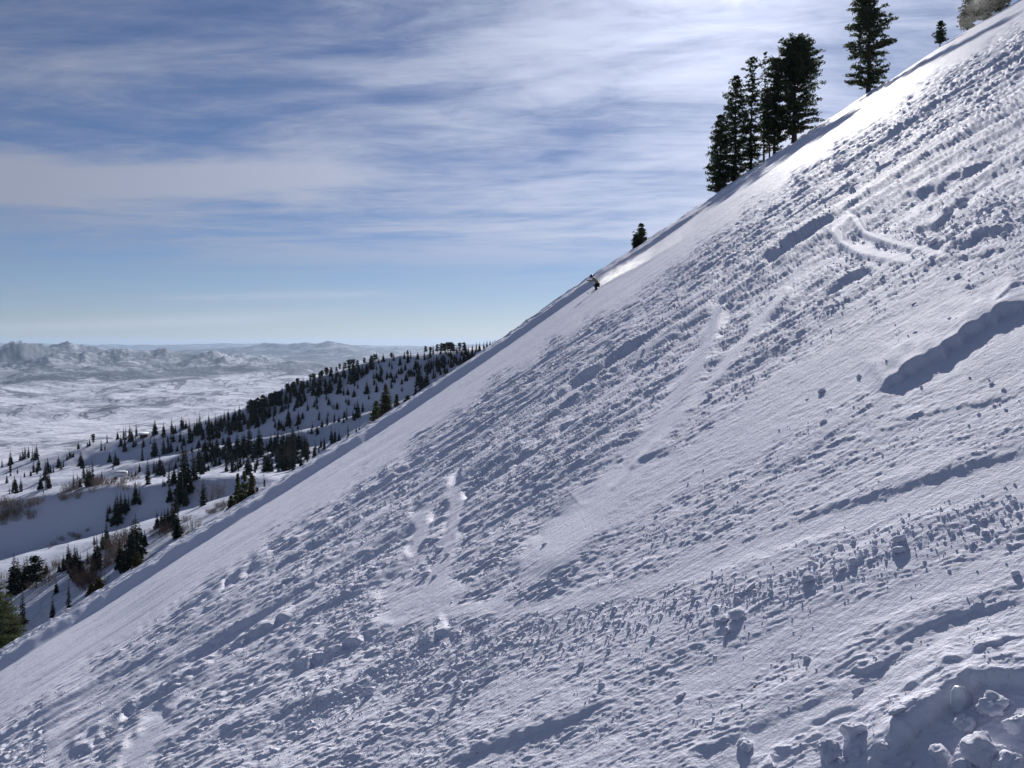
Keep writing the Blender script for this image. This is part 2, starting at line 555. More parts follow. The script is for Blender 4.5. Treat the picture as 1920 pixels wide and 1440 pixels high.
def slope_height(x, y, PX, PY, cell, det=True):
    rough, cut, above1, below2 = slope_masks(PX, PY)
    dist = np.maximum(y, 1.2)
    pxm = dist / FPX                       # metres per photo pixel
    h = np.zeros(x.shape)
    inY = sst(0.2, 1.6, y)
    # berm along the polished strip
    Hb = np.minimum(0.0165 * np.maximum(y, 1.0), 0.85)
    hw = np.clip(Hb * 3140 / (0.5 * np.maximum(y, 1.0) ** 2), 0.6, 4.0) * 0.5
    b = np.exp(-np.maximum(above1, 0) / 22.0) * sst(-1.0, 1.0, above1 / hw)
    wob = 1 + 0.22 * pn(PX / 130.0, PY / 130.0, 5) + 0.2 * pn(PX / 30.0, PY / 30.0, 6)
    h += Hb * b * wob * sst(8, 20, y) * (1 - 0.6 * sst(70, 110, y))
    # polished strip streaks running down the fall line
    d = above1
    strip = (1 - sst(-6, 4, above1)) * (1 - sst(-30, 6, below2))
    st = pn(x * 0.035 + 3, (d + 6 * pn(PX / 200.0, PY / 200.0, 17)) / 9.0, 11) * 0.6 + pn(x * 0.09, d / 3.6, 12) * 0.35
    h += strip * st * 0.24 * sst(8, 20, y)
    # banks
    for i, (pts, H, back, edge, foot) in enumerate(BANKS):
        q = [(a, c) for a, c in pts]
        dd, ss, tt = polydist(PX + 9 * pn(PX / 26.0, PY / 26.0, 40 + i % 5), PY + 9 * pn(PX / 26.0, PY / 26.0, 50 + i % 5), q)
        m_ = dd < max(back, foot) * 3
        if not m_.any():
            continue
        sd = dd * ss
        end = sst(0, 0.4 if H >= 0.18 else 0.2, tt) * sst(0, 0.4 if H >= 0.18 else 0.24, 1 - tt)
        prof = np.where(sd > 0, np.exp(-(np.maximum(sd, 0) / back) ** 2) * sst(-edge * 0.5, edge, sd), 0.0)
        prof += np.where(sd <= edge, -0.35 * np.exp(-((sd + foot * 0.25) / (foot * 0.7)) ** 2) * (1 - sst(-edge * .5, edge, sd)), 0.0)
        h += (0.5 if H >= 0.18 else 0.42 if (H > 0.1 or i == 0) else 0.19) * H * prof * end * (0.8 + 0.6 * pn(PX / 40.0, PY / 40.0, 60))
    h -= cut * np.clip(1.5 * pxm, 0.005, 0.022)
    # dug track floors tilted towards the sun, a shape added to brighten them
    for ti, (pts, wd, dig) in enumerate(TRACKS):
        if not dig:
            continue
        d, sg, t, qx, qy = polydist(PX, PY, pts, True)
        w = np.interp(t, np.linspace(0, 1, len(wd)), wd)
        kk = 1 - sst(w * 0.5, w * 1.7, d)
        m_ = kk > 0
        if not m_.any():
            continue
        uc_, vc_ = px2uv(qx[m_], qy[m_])
        Yc = H0 / np.maximum(vsil(uc_) + W_SIL - vc_, 0.0137)
        gc_ = uc_ * Yc * math.sin(SUN_AZ) + Yc * math.cos(SUN_AZ)
        g_ = x[m_] * math.sin(SUN_AZ) + y[m_] * math.cos(SUN_AZ)
        h[m_] += (-0.015 if ti == 3 else -0.012 if ti in (4, 5, 6, 11) else -0.065) * kk[m_] * np.clip(g_ - gc_, -0.8, 0.8)
    # long undulations down the slope
    s = x * 1.18
    h += 0.022 * (1 - 0.8 * cut) * pn(s / 2.6 + 0.3 * y, y / 1.1, 20) * sst(0.0, 0.4, rough) * inY
    h += 0.06 * pn(s / 9.0, y / 5.4, 21) * inY * (0.25 + 0.75 * rough)
    # grooves scoured down the fall line by sluffs and skis
    far = sst(5, 16, dist) * rough
    for i, L in enumerate((0.45, 0.9, 1.8, 3.4)):
        yy_ = (y + 0.035 * s + 0.35 * L * pn(s / (L * 7), y / (L * 3), 210 + i)) / L
        gN = pn(s / (L * 8.0) + 3.7 * i, yy_, 220 + i)
        h += far * (1 - 0.9 * cut) * sst(1.5, 3.0, L / cell) * L * 0.055 * (0.32 - np.abs(gN) * 1.6 + gN * 0.8)
    if det:
        lam = [0.016, 0.027, 0.045, 0.075, 0.125, 0.21, 0.34, 0.56, 0.95, 1.7]
        for i, L in enumerate(lam):
            fade = sst(1.6, 3.2, L / cell)
            if fade.max() <= 0:
                continue
            q = L / dist                                        # lumps stay in scale with how far they lie
            band = (0.09 + 0.91 * (1 - sst(0.0048, 0.019, q))) * (1 + 0.8 * sst(12, 45, dist))
            sx = 1.5 + 0.12 * i + 1.6 * sst(9, 40, dist)
            n1 = pn((s + 0.8 * y * (1 - 0.75 * sst(9, 40, dist))) / (L * sx), y / L, 30 + i)
            n0 = pn((s + 0.8 * y) / (L * 4.0) + 9.1, y / (L * 3.0), 170 + i)
            lump = sst(0.04, 0.30, n1 + 0.35 * n0)
            n2 = pn((s + 0.4 * y) / (L * 1.1), y / (L * 0.8), 130 + i)
            patch = 0.30 + 1.25 * sst(-0.30, 0.40, pn((s + 0.6 * y) / (L * 13), y / (L * 6), 150 + i))
            e = L * (0.135 * (lump - 0.42) + 0.085 * n2 + 0.07 * (0.19 - np.abs(n0))) * patch
            h += 1.75 * e * rough ** 0.7 * fade * band
    return h, rough


def build_slope():
    uc = np.arange(-0.74, 0.7401, 0.00172)
    outL = -0.74 - np.geomspace(0.004, 1.9, 46)[::-1]
    outR = 0.74 + np.geomspace(0.004, 1.9, 46)
    U = np.concatenate([outL, uc, outR])
    NR = 900
    w0, wc = H0 / 152.0, 0.12
    _, vbot = px2uv(960, 1470)
    wmax = np.clip(vsil(np.clip(U, -0.8, 0.8)) + W_SIL - vbot, 0.22, 1.3)
    Gm = np.where(wmax > wc, np.log(wc / w0) + 0.6 * (wmax - wc) / wc, np.log(wmax / w0))
    tau = np.linspace(0, 1, NR)[:, None]
    G = tau * Gm[None, :]
    gc = math.log(wc / w0)
    w = np.where(G < gc, w0 * np.exp(np.minimum(G, gc)), wc + (G - gc) * wc / 0.6)
    Y = H0 / w
    X = U[None, :] * Y
    # beyond the brow
    Yf = 152.0 + np.geomspace(0.6, 118, 46)[::-1]
    Yf = np.repeat(Yf[:, None], len(U), 1)
    Xf = U[None, :] * Yf
    # apron round and behind the eye
    t = (np.arange(1, 41) / 40.0)[:, None] ** 1.8
    ex = U * 16.0
    ey = np.full(len(U), -9.0)
    Xa = X[-1][None, :] * (1 - t) + ex[None, :] * t
    Ya = Y[-1][None, :] * (1 - t) + ey[None, :] * t
    XX = np.concatenate([Xf, X, Xa]); YY = np.concatenate([Yf, Y, Ya])
    nr, nc = XX.shape
    Z = slope_z(XX, YY)
    ye = np.maximum(YY, 0.8)
    Uq = XX / ye
    V = vsil(Uq) + W_SIL - H0 / np.minimum(ye, 152)
    PX, PY = uv2px(Uq, V)
    PX = np.clip(PX, -3000, 5000); PY = np.clip(PY, -3000, 5000)
    cx = np.abs(np.gradient(XX, axis=1)); cy = np.abs(np.gradient(YY, axis=0))
    cell = np.maximum(cx, 0.22 * cy) + 1e-4
    h, rough = slope_height(XX, YY, PX, PY, cell)
    h = h * (1 - 0.9 * sst(160, 200, YY)) * sst(-8, 0, YY)
    nx, ny, nz = -0.63 / 1.183, -0.03 / 1.183, 1 / 1.183
    VV = np.stack([XX + nx * h, YY + ny * h, Z + nz * h], -1).reshape(-1, 3)
    F = grid_faces(nr, nc)
    me = mesh_np('snow_slope', VV, F, True, [M_SNOW])
    o = link('snow_slope', me, kind='structure')
    return o


import time as _t
_t0 = _t.time()
slope = build_slope()


def slope_surface(px, py):
    """world point on the finished slope seen at the given place of the photograph"""
    p, Y = slope_at(px, py)
    x = np.array([p[0]]); y = np.array([p[1]])
    h, _ = slope_height(x, y, np.array([float(px)]), np.array([float(py)]), np.array([0.05 * Y / 10 + 0.003]))
    n = Vector((-0.63, -0.03, 1)).normalized()
    return Vector(p) + n * float(h[0]), float(Y)


# ------------------------------------------------------------------ the hillside beyond the brow
XP = np.array([-900, -300, 0, 100, 200, 300, 400, 500, 600, 700, 800, 960, 1300, 2200], float)
silp = np.interp(XP, _sil[:, 0], _sil[:, 1])
ROWS = [
    (150, silp + 40),
    (190, silp + 14),
    (215, np.array([1500, 1290, 1165, 1128, 1080, 1042, 985, 935, 880, 815, 755, 665, 480, 0])),
    (240, np.array([1380, 1220, 1112, 1080, 1046, 1012, 968, 930, 880, 815, 755, 665, 520, 200])),
    (285, np.array([1200, 1110, 1062, 1032, 1003, 974, 944, 912, 880, 815, 755, 670, 600, 500])),
    (296, np.array([1190, 1104, 1056, 1026, 997, 968, 940, 910, 880, 818, 755, 672, 620, 560])),
    (374, np.array([1170, 1090, 1048, 1016, 990, 968, 942, 916, 885, 822, 762, 680, 640, 600])),
    (398, np.array([960, 946, 938, 925, 908, 899, 893, 891, 889, 830, 770, 690, 650, 620])),
    (425, np.array([950, 938, 929, 917, 900, 892, 886, 884.5, 884, 832, 775, 690, 650, 620])),
    (470, np.array([960, 945, 934, 924, 908, 900, 892, 890, 888, 835, 780, 700, 655, 630])),
    (578, np.array([925, 925, 922, 914, 900, 884, 866, 852, 832, 790, 752, 700, 660, 640])),
    (600, np.array([915, 917, 910, 899, 884, 859, 837, 824, 800, 768, 735, 690, 660, 640])),
    (640, np.array([915, 917, 908, 898, 884, 861, 841, 829, 806, 775, 742, 700, 660, 640])),
    (722, np.array([900, 897, 890, 882, 868, 850, 840, 824, 798, 770, 740, 700, 670, 650])),
    (745, np.array([885, 880, 878, 866, 845, 826, 808, 786, 752, 716, 692, 672, 660, 650])),
    (780, np.array([870, 868, 868, 850, 827, 806, 789, 740, 706, 674, 659, 652, 650, 648])),
    (800, np.array([874, 871, 871, 853, 831, 810, 791, 741, 707, 675, 660, 652, 650, 648])),
    (900, np.array([960, 960, 960, 945, 925, 905, 880, 830, 790, 760, 740, 720, 715, 712])),
    (1000, np.array([1020, 1020, 1010, 995, 970, 950, 930, 880, 850, 820, 800, 780, 770, 765])),
]
RY = np.array([r[0] for r in ROWS], float)


def pchip_eval(xk, yk, x):
    """monotone cubic through rows yk (n, m) at positions xk; evaluate at x (k,) for every column"""
    h = np.diff(xk)[:, None]
    dl = np.diff(yk, axis=0) / h
    d = np.zeros_like(yk)
    w1 = 2 * h[1:] + h[:-1]; w2 = h[1:] + 2 * h[:-1]
    same = (dl[:-1] * dl[1:]) > 0
    with np.errstate(divide='ignore', invalid='ignore'):
        hm = (w1 + w2) / (w1 / dl[:-1] + w2 / dl[1:])
    d[1:-1] = np.where(same, hm, 0)
    d[0] = dl[0]; d[-1] = dl[-1]
    i = np.clip(np.searchsorted(xk, x, side='right') - 1, 0, len(xk) - 2)
    t = ((x - xk[i]) / (xk[i + 1] - xk[i]))[:, None]
    hh = (xk[i + 1] - xk[i])[:, None]
    return ((1 + 2 * t) * (1 - t) ** 2 * yk[i] + t * (1 - t) ** 2 * hh * d[i] + t * t * (3 - 2 * t) * yk[i + 1] + t * t * (t - 1) * hh * d[i + 1])


HU = np.arange(-1.3, 0.9, 0.0023)
HY = np.geomspace(158, 1000, 330)


def build_hillside():
    upx = 960 + HU * FPX
    zr = []
    for Yr, ypx in ROWS:
        yy = np.interp(upx, XP, ypx)
        k = np.exp(-0.5 * (np.arange(-40, 41) / 14.0) ** 2); k /= k.sum()
        yp = np.pad(yy, 40, mode='reflect', reflect_type='odd')
        yy = np.convolve(yp, k, 'valid')
        _, v = px2uv(upx, yy)
        zr.append(v * Yr)
    Z = pchip_eval(RY, np.array(zr), HY)
    YY = np.repeat(HY[:, None], len(HU), 1)
    XX = HU[None, :] * YY
    f = sst(215, 330, YY)
    Z = Z + f * (2.6 * pn(XX / 75.0, YY / 60.0, 200) + 2.0 * pn(XX / 28.0, YY / 24.0, 201) + 0.8 * pn(XX / 9.0, YY / 9.0, 202))
    Z = Z + (1 - f) * 0.5 * pn(XX / 12.0, YY / 12.0, 203)
    return XX, YY, Z


HX_, HY_, HZ_ = build_hillside()
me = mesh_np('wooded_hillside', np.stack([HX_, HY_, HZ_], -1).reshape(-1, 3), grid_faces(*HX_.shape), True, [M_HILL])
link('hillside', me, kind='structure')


def hill_z(x, y):
    u = x / y
    fi = np.clip(np.interp(y, HY, np.arange(len(HY))), 0, len(HY) - 1.001)
    fj = np.clip((u - HU[0]) / (HU[1] - HU[0]), 0, len(HU) - 1.001)
    i = int(fi); j = int(fj); a = fi - i; b = fj - j
    return float((HZ_[i, j] * (1 - a) + HZ_[i + 1, j] * a) * (1 - b) + (HZ_[i, j + 1] * (1 - a) + HZ_[i + 1, j + 1] * a) * b)


def hill_hit(px, py, ymin=175.0):
    """first hillside point along the sight line through a place of the photograph"""
    u, v = px2uv(px, py)
    fj = float(np.clip((u - HU[0]) / (HU[1] - HU[0]), 0, len(HU) - 1.001)); j = int(fj); b = fj - j
    zc_ = HZ_[:, j] * (1 - b) + HZ_[:, j + 1] * b
    vv = zc_ / HY
    ok = HY >= ymin
    idx = np.where(ok & (vv >= v) & (HY < 860))[0]
    if len(idx):
        i = idx[0]
        if i > 0 and HY[i - 1] >= ymin:
            t = (v - vv[i - 1]) / (vv[i] - vv[i - 1])
            Y = HY[i - 1] + t * (HY[i] - HY[i - 1])
        else:
            Y = HY[i]
    else:
        sel = np.where(ok & (HY < 860))[0]
        Y = HY[sel[np.argmax(vv[sel])]]
    return Vector((float(u) * Y, float(Y), hill_z(float(u) * Y, Y)))


# ------------------------------------------------------------------ the valley and its mountains
def ridged(x, y, seed, oct_=5):
    s = 0; a = 1; t = 0; w = 1.0
    for i in range(oct_):
        n = 1 - np.abs(pn(x, y, seed + i)) * 2.0
        n = np.clip(n, 0, 1) ** 2
        s = s + a * n * w
        w = np.clip(n * 1.6, 0, 1)
        t += a; a *= 0.52; x = x * 2.03 + 5.1; y = y * 2.03 + 1.7
    return s / t


def build_valley():
    U = np.concatenate([-1.0 - np.geomspace(0.005, 2.0, 50)[::-1], np.arange(-1.0, 0.3, 0.0019), 0.3 + np.geomspace(0.004, 2.6, 60)])
    Y = np.geomspace(860, 90000, 430)
    YY = np.repeat(Y[:, None], len(U), 1)
    XX = U[None, :] * YY
    upx = 960 + U * FPX
    base = np.interp(Y, [860, 1000, 1800, 3200, 4200, 6000, 100000], [-190, -210, -360, -540, -590, -610, -610])[:, None]
    Z = base + 0 * YY
    low = 26 * pn(XX / 900, YY / 900, 300) + 10 * pn(XX / 330, YY / 330, 301)
    Z += low * sst(1500, 3500, YY) + 45 * sst(0, 0.5, pn(XX / 1700, YY / 1300, 302)) * sst(3000, 4500, YY)
    r1 = ridged(XX / 5200 + 0.3, YY / 6200 + 0.2, 310, 6)
    r2 = ridged(XX / 8000, YY / 9000 + 0.5, 330, 6)
    r3 = ridged(XX / 12000, YY / 12000, 350, 5)

    def table(pts):
        p = np.array(pts, float)
        return np.interp(upx, p[:, 0], p[:, 1])[None, :]
    # foothills
    hf = table([(-800, 200), (0, 190), (250, 130), (420, 90), (700, 60), (1000, 100), (1600, 140)])
    Z += hf * np.exp(-((YY - 9500) / 2200) ** 2) * (0.3 + 1.1 * r1) * sst(0, 0.4, 0.25 + pn(XX / 2600, YY / 2600, 306))
    top1 = table([(-800, 640), (-60, 600), (0, 585), (45, 600), (78, 575), (130, 590), (165, 570), (240, 490), (330, 430), (400, 450), (450, 400), (520, 330), (620, 230), (800, 160), (1200, 260), (1900, 400)])
    e1 = np.where(YY < 15500, np.clip(1 - np.abs(YY - 15500) / 4600, 0, 1) ** 1.1, np.exp(-((YY - 15500) / 4200) ** 2))
    Z += top1 * e1 * (0.62 + 0.40 * r1)
    q1 = ridged(XX / 1900 + 3.3, YY / 2300, 370, 5) - 0.35
    q2 = ridged(XX / 1250 + 1.3 + 0.3 * pn(XX / 4000, YY / 4000, 395), YY / 3600, 380, 5) - 0.35
    Z += q2 * 300 * np.clip(e1 * 1.3, 0, 1) * (top1 / 600) * sst(9000, 12500, YY)
    Z += q1 * 210 * (np.clip(e1 * 1.2, 0, 1) * (top1 / 600) + 0.35 * np.exp(-((YY - 29000) / 7000) ** 2) * 1.6) * sst(6500, 11000, YY)
    Z += q1 * 130 * sst(5500, 7500, YY) * (1 - sst(10000, 13000, YY)) * (hf / 190)
    top2 = table([(-800, 520), (0, 500), (300, 480), (430, 520), (520, 600), (600, 690), (640, 730), (700, 650), (780, 590), (960, 560), (1900, 620)])
    e2 = np.exp(-((YY - 29000) / 6000) ** 2)
    Z += top2 * e2 * (0.5 + 0.68 * r2)
    top3 = table([(-800, 620), (0, 600), (700, 560), (1900, 600)])
    Z += top3 * np.exp(-((YY - 52000) / 9000) ** 2) * (0.75 + 0.5 * r3)
    me = mesh_np('valley', np.stack([XX, YY, Z], -1).reshape(-1, 3), grid_faces(*XX.shape), True, [M_VALLEY])
    link('valley_floor_and_mountains', me, kind='structure')
    return XX, YY, Z


build_valley()

# ------------------------------------------------------------------ haze: one closed box of even thin air
def box_mesh(name, x0, x1, y0, y1, z0, z1, m=None):
    V = [(x, y, z) for z in (z0, z1) for y in (y0, y1) for x in (x0, x1)]
    F = [(0, 2, 3, 1), (4, 5, 7, 6), (0, 1, 5, 4), (2, 6, 7, 3), (0, 4, 6, 2), (1, 3, 7, 5)]
    return mesh_np(name, np.array(V), np.array(F), False, [m] if m else [])


mh = bpy.data.materials.new('thin_haze'); mh.use_nodes = True
T = NT(mh.node_tree)
for n in list(T.n):
    T.n.remove(n)
pv = T.node('ShaderNodeVolumePrincipled')
pv.inputs['Color'].default_value = (0.56, 0.74, 1.0, 1)
pv.inputs['Density'].default_value = 1.6e-5
pv.inputs['Anisotropy'].default_value = 0.25
mo = T.node('ShaderNodeOutputMaterial')
T.l.new(pv.outputs[0], mo.inputs['Volume'])
hz = link('haze', box_mesh('haze', -290000, 290000, -400, 91000, -760, 420, mh), kind='stuff')

print('terrain', round(_t.time() - _t0, 1))
# ------------------------------------------------------------------ tree builders
def perp(d):
    d = d / (np.linalg.norm(d) + 1e-9)
    a = np.array([0, 0, 1.0]) if abs(d[2]) < 0.9 else np.array([1.0, 0, 0])
    u = np.cross(d, a); u /= np.linalg.norm(u)
    return u, np.cross(d, u)


class MB:
    def __init__(s):
        s.v = []; s.f = []; s.n = 0

    def add(s, V, F):
        V = np.asarray(V, float); F = np.asarray(F, int)
        s.v.append(V); s.f.append(F + s.n); s.n += len(V)

    def tube(s, pts, rad, k=6):
        pts = [np.asarray(p, float) for p in pts]
        V = []
        for i, p in enumerate(pts):
            d = pts[min(i + 1, len(pts) - 1)] - pts[max(i - 1, 0)]
            u, w = perp(d)
            for j in range(k):
                a = 2 * math.pi * j / k
                V.append(p + rad[i] * (u * math.cos(a) + w * math.sin(a)))
        F = []
        for i in range(len(pts) - 1):
            for j in range(k):
                a = i * k + j; b = i * k + (j + 1) % k
                F.append((a, b, b + k, a + k))
        V.append(pts[-1]); V.append(pts[0])
        e = (len(pts) - 1) * k; t = len(pts) * k
        for j in range(k):
            F.append((e + j, e + (j + 1) % k, t, t))
            F.append((j, (j + 1) % k, t + 1, t + 1))
        s.add(V, F)

    def box(s, x0, x1, y0, y1, z0, z1):
        V = [(x, y, z) for z in (z0, z1) for y in (y0, y1) for x in (x0, x1)]
        s.add(V, [(0, 2, 3, 1), (4, 5, 7, 6), (0, 1, 5, 4), (2, 6, 7, 3), (0, 4, 6, 2), (1, 3, 7, 5)])

    def quads(s, cen, a, b):
        """cen (n,3), half axes a, b (n,3)"""
        V = np.stack([cen - a - b, cen + a - b, cen + a + b, cen - a + b], 1).reshape(-1, 3)
        F = np.arange(len(cen) * 4).reshape(-1, 4)
        s.add(V, F)

    def mesh(s, name, m, smooth=False):
        V = np.concatenate(s.v); F = np.concatenate(s.f)
        me = bpy.data.meshes.new(name)
        tri = F[:, 2] == F[:, 3]
        me.vertices.add(len(V)); me.vertices.foreach_set('co', V.astype(np.float32).ravel())
        tot = np.where(tri, 3, 4).astype(np.int32)
        start = np.concatenate([[0], np.cumsum(tot)[:-1]]).astype(np.int32)
        loops = F.ravel()[np.stack([np.ones(len(F), bool), np.ones(len(F), bool), np.ones(len(F), bool), ~tri], 1).ravel()].astype(np.int32)
        me.loops.add(len(loops)); me.loops.foreach_set('vertex_index', loops)
        me.polygons.add(len(F)); me.polygons.foreach_set('loop_start', start); me.polygons.foreach_set('loop_total', tot)
        if smooth:
            me.polygons.foreach_set('use_smooth', np.ones(len(F), bool))
        me.update(calc_edges=True); me.validate()
        me.materials.append(m)
        return me


def rdir(r, n, flat=1.0):
    d = r.normal(size=(n, 3)); d[:, 2] *= flat
    return d / (np.linalg.norm(d, axis=1, keepdims=True) + 1e-9)


def fir_meshes(seed, width=0.16, whorls=30, top_pow=0.9, kind='fir', m=None):
    """slender fir of unit height: trunk and crown of drooping fronds"""
    r = np.random.default_rng(seed)
    tr = MB(); lean = r.normal(0, 0.008, 2)
    tr.tube([(0, 0, -0.05), (lean[0] * .5, lean[1] * .5, 0.5), (lean[0], lean[1], 0.985)], [0.018, 0.011, 0.002], 5)
    cr = MB()
    cen, aa, bb = [], [], []
    side = r.uniform(0.75, 1.2, 8)
    for i in range(whorls):
        t = i / (whorls - 1)
        z = 0.05 + 0.93 * t
        R = width * (1 - t) ** top_pow * r.uniform(0.7, 1.15) + 0.008
        if r.random() < 0.10:
            R *= 0.55
        nb = 9 if t < 0.6 else 6
        for j in range(nb):
            ph = 2 * math.pi * (j + r.random()) / nb
            L = R * r.uniform(0.6, 1.15) * side[int(ph / (2 * math.pi) * 8) % 8]
            droop = r.uniform(0.25, 0.65)
            d = np.array([math.cos(ph), math.sin(ph), -droop]); d /= np.linalg.norm(d)
            sd = np.array([-math.sin(ph), math.cos(ph), 0])
            up = np.cross(d, sd)
            for q in range(3):
                f = (q + 0.6) / 3.0
                c = np.array([lean[0] * z, lean[1] * z, z]) + d * L * f
                wq = L * (0.34 if q == 0 else 0.28) * r.uniform(0.8, 1.2)
                tw = sd * math.cos(q * 1.1 + r.normal(0, .5)) + up * math.sin(q * 1.1 + r.normal(0, .5))
                cen.append(c); aa.append(d * L * 0.24); bb.append(tw * wq * 0.55)
    cr.quads(np.array(cen), np.array(aa), np.array(bb))
    cr.tube([(lean[0], lean[1], 0.93), (lean[0], lean[1], 1.0)], [0.008, 0.001], 4)
    return tr.mesh(kind + '_trunk', M_BARK), cr.mesh(kind + '_crown', m or M_FIR)


def pine_meshes(seed, H, profile, dens=1.0, clump=0.55, quads=18, qs=0.16, gap=0.12, trunk_r=0.30, forks=0, zlow=0.12, m=None, kind='pine', lean=(0, 0), bare=0.0):
    """ragged pine in metres. profile: [(height fraction, radius m)] ; returns trunk, limbs, crown meshes"""
    r = np.random.default_rng(seed)
    pz = [p[0] for p in profile]; pr = [p[1] for p in profile]
    tr = MB(); li = MB(); cr = MB()
    nseg = 8
    ax = [np.array([lean[0] * (k / nseg) ** 1.5 + r.normal(0, .05) * (0 < k), lean[1] * (k / nseg), H * k / nseg * 0.985 - (0.8 if k == 0 else 0)]) for k in range(nseg + 1)]
    rad = [trunk_r * (1 - 0.93 * k / nseg) * (1.35 if k == 0 else 1) for k in range(nseg + 1)]
    tr.tube(ax, rad, 8)
    stems = [(ax, zlow, 1.0, 1.0)]
    for f in range(forks):
        z0 = r.uniform(0.45, 0.62); ph = r.uniform(0, 6.28); off = r.uniform(0.9, 1.5)
        b = np.array([math.cos(ph) * off, math.sin(ph) * off, 0])
        base = np.array([lean[0] * z0, lean[1] * z0, H * z0])
        pts = [base, base + b * 0.7 + np.array([0, 0, H * 0.1]), base + b + np.array([0, 0, H * (r.uniform(0.86, 0.97) - z0)])]
        tr.tube(pts, [trunk_r * 0.45, trunk_r * 0.35, 0.03], 6)
        stems.append((pts, z0 + 0.08, pts[-1][2] / H, 0.5))
    CE, AA, BB = [], [], []

    def axis_at(pts, z):
        for i in range(len(pts) - 1):
            if pts[i + 1][2] >= z:
                t = (z - pts[i][2]) / (pts[i + 1][2] - pts[i][2] + 1e-9)
                return pts[i] + (pts[i + 1] - pts[i]) * t
        return pts[-1].copy()
    for pts, za, zb, k in stems:
        z = za * H
        sweep = r.uniform(0, 6.28)
        while z < zb * H:
            fr = z / H
            R = float(np.interp(fr, pz, pr)) * k
            step = H * 0.016 / dens
            z += step * r.uniform(0.6, 1.5)
            if r.random() < gap * 0.6:
                z += step * r.uniform(1.0, 2.4)
            nb = 3 if R > 1.2 else 2
            for _ in range(nb):
                sweep += 2.399 + r.normal(0, 0.4)
                L = R * r.uniform(0.62, 1.12)
                if r.random() < gap:
                    L *= 0.5
                up = r.uniform(-0.12, 0.22) + 0.35 * max(0, fr - 0.75) / 0.25
                d = np.array([math.cos(sweep), math.sin(sweep), up])
                p0 = axis_at(pts, z)
                mid = p0 + d * L * 0.5 + np.array([0, 0, -0.05 * L])
                end = p0 + d * L + np.array([0, 0, 0.06 * L])
                li.tube([p0, mid, end], [0.02 * L + 0.02, 0.014 * L + 0.012, 0.008], 4)
                if r.random() < bare:
                    continue
                nc = max(2, int(L / 0.42))
                for c in range(nc):
                    f = 0.25 + 0.75 * (c + r.random()) / nc
                    if f > 1.02:
                        continue
                    pc = p0 + (end - p0) * f + r.normal(0, 1, 3) * np.array([0.16, 0.16, 0.09]) * min(1, L / 2 + .3)
                    cs = clump * r.uniform(0.6, 1.15) * (0.65 + 0.5 * f) * min(1.0, 0.45 + R / 3)
                    n = int(quads * r.uniform(0.7, 1.3))
                    dd = rdir(r, n, 0.62)
                    CE.append(pc + dd * cs * r.uniform(0.25, 1.0, (n, 1)) * np.array([1, 1, 0.7]))
                    a = rdir(r, n); b = np.cross(a, rdir(r, n)); b /= np.linalg.norm(b, axis=1, keepdims=True) + 1e-9
                    AA.append(a * qs * r.uniform(0.6, 1.3, (n, 1))); BB.append(b * qs * 0.42)
    if CE:
        cr.quads(np.concatenate(CE), np.concatenate(AA), np.concatenate(BB))
    return tr.mesh(kind + '_trunk', M_BARK, True), li.mesh(kind + '_limbs', M_BARK), (cr.mesh(kind + '_crown', m or M_NEEDLE) if CE else None)


def shrub_mesh(seed, m, n=46, spread=0.5):
    r = np.random.default_rng(seed); b = MB()
    C_, A_, B_ = [], [], []
    for i in range(n):
        ph = r.uniform(0, 6.28); rr = spread * math.sqrt(r.random()) * 0.6
        p = np.array([rr * math.cos(ph), rr * math.sin(ph), -0.04])
        d = np.array([math.cos(ph) * r.uniform(0, .45), math.sin(ph) * r.uniform(0, .45), 1.0]); d /= np.linalg.norm(d)
        L = r.uniform(0.5, 0.98)
        for q in range(3):
            e = p + d * L / 3
            w = np.cross(d, rdir(r, 1)[0]); w /= np.linalg.norm(w) + 1e-9
            C_.append((p + e) / 2); A_.append((e - p) / 2); B_.append(w * (0.012 - 0.003 * q))
            for k in range(2 + q):
                d2 = d + r.normal(0, 0.5, 3); d2 /= np.linalg.norm(d2)
                l2 = r.uniform(0.08, 0.2)
                w = np.cross(d2, rdir(r, 1)[0]); w /= np.linalg.norm(w) + 1e-9
                C_.append(e + d2 * l2 / 2); A_.append(d2 * l2 / 2); B_.append(w * 0.0055)
            p = e; d = d + r.normal(0, 0.16, 3); d /= np.linalg.norm(d)
    b.quads(np.array(C_), np.array(A_), np.array(B_))
    return b.mesh('bare_shrub_twigs', m)


# ------------------------------------------------------------------ the big pines on the brow
def brow_point(px, Y, dy=0.0):
    u, _ = px2uv(px, 300)
    x = float(u) * Y
    return Vector((x, Y, float(slope_z(np.array([x]), np.array([Y]))[0]) + dy))


def big_pine(px, Y, H, seed, profile, label, group=None, name='pine_tree', dz=0.0, **kw):
    loc = brow_point(px, Y, dz)
    root = thing(name, label, 'pine tree', loc, group)
    a, b, c = pine_meshes(seed, H, profile, **kw)
    t = link('trunk', a, root)
    link('limbs', b, t, kind='stuff')
    if c:
        link('crown', c, root)
    return root


PX_M = lambda Y: Y / FPX
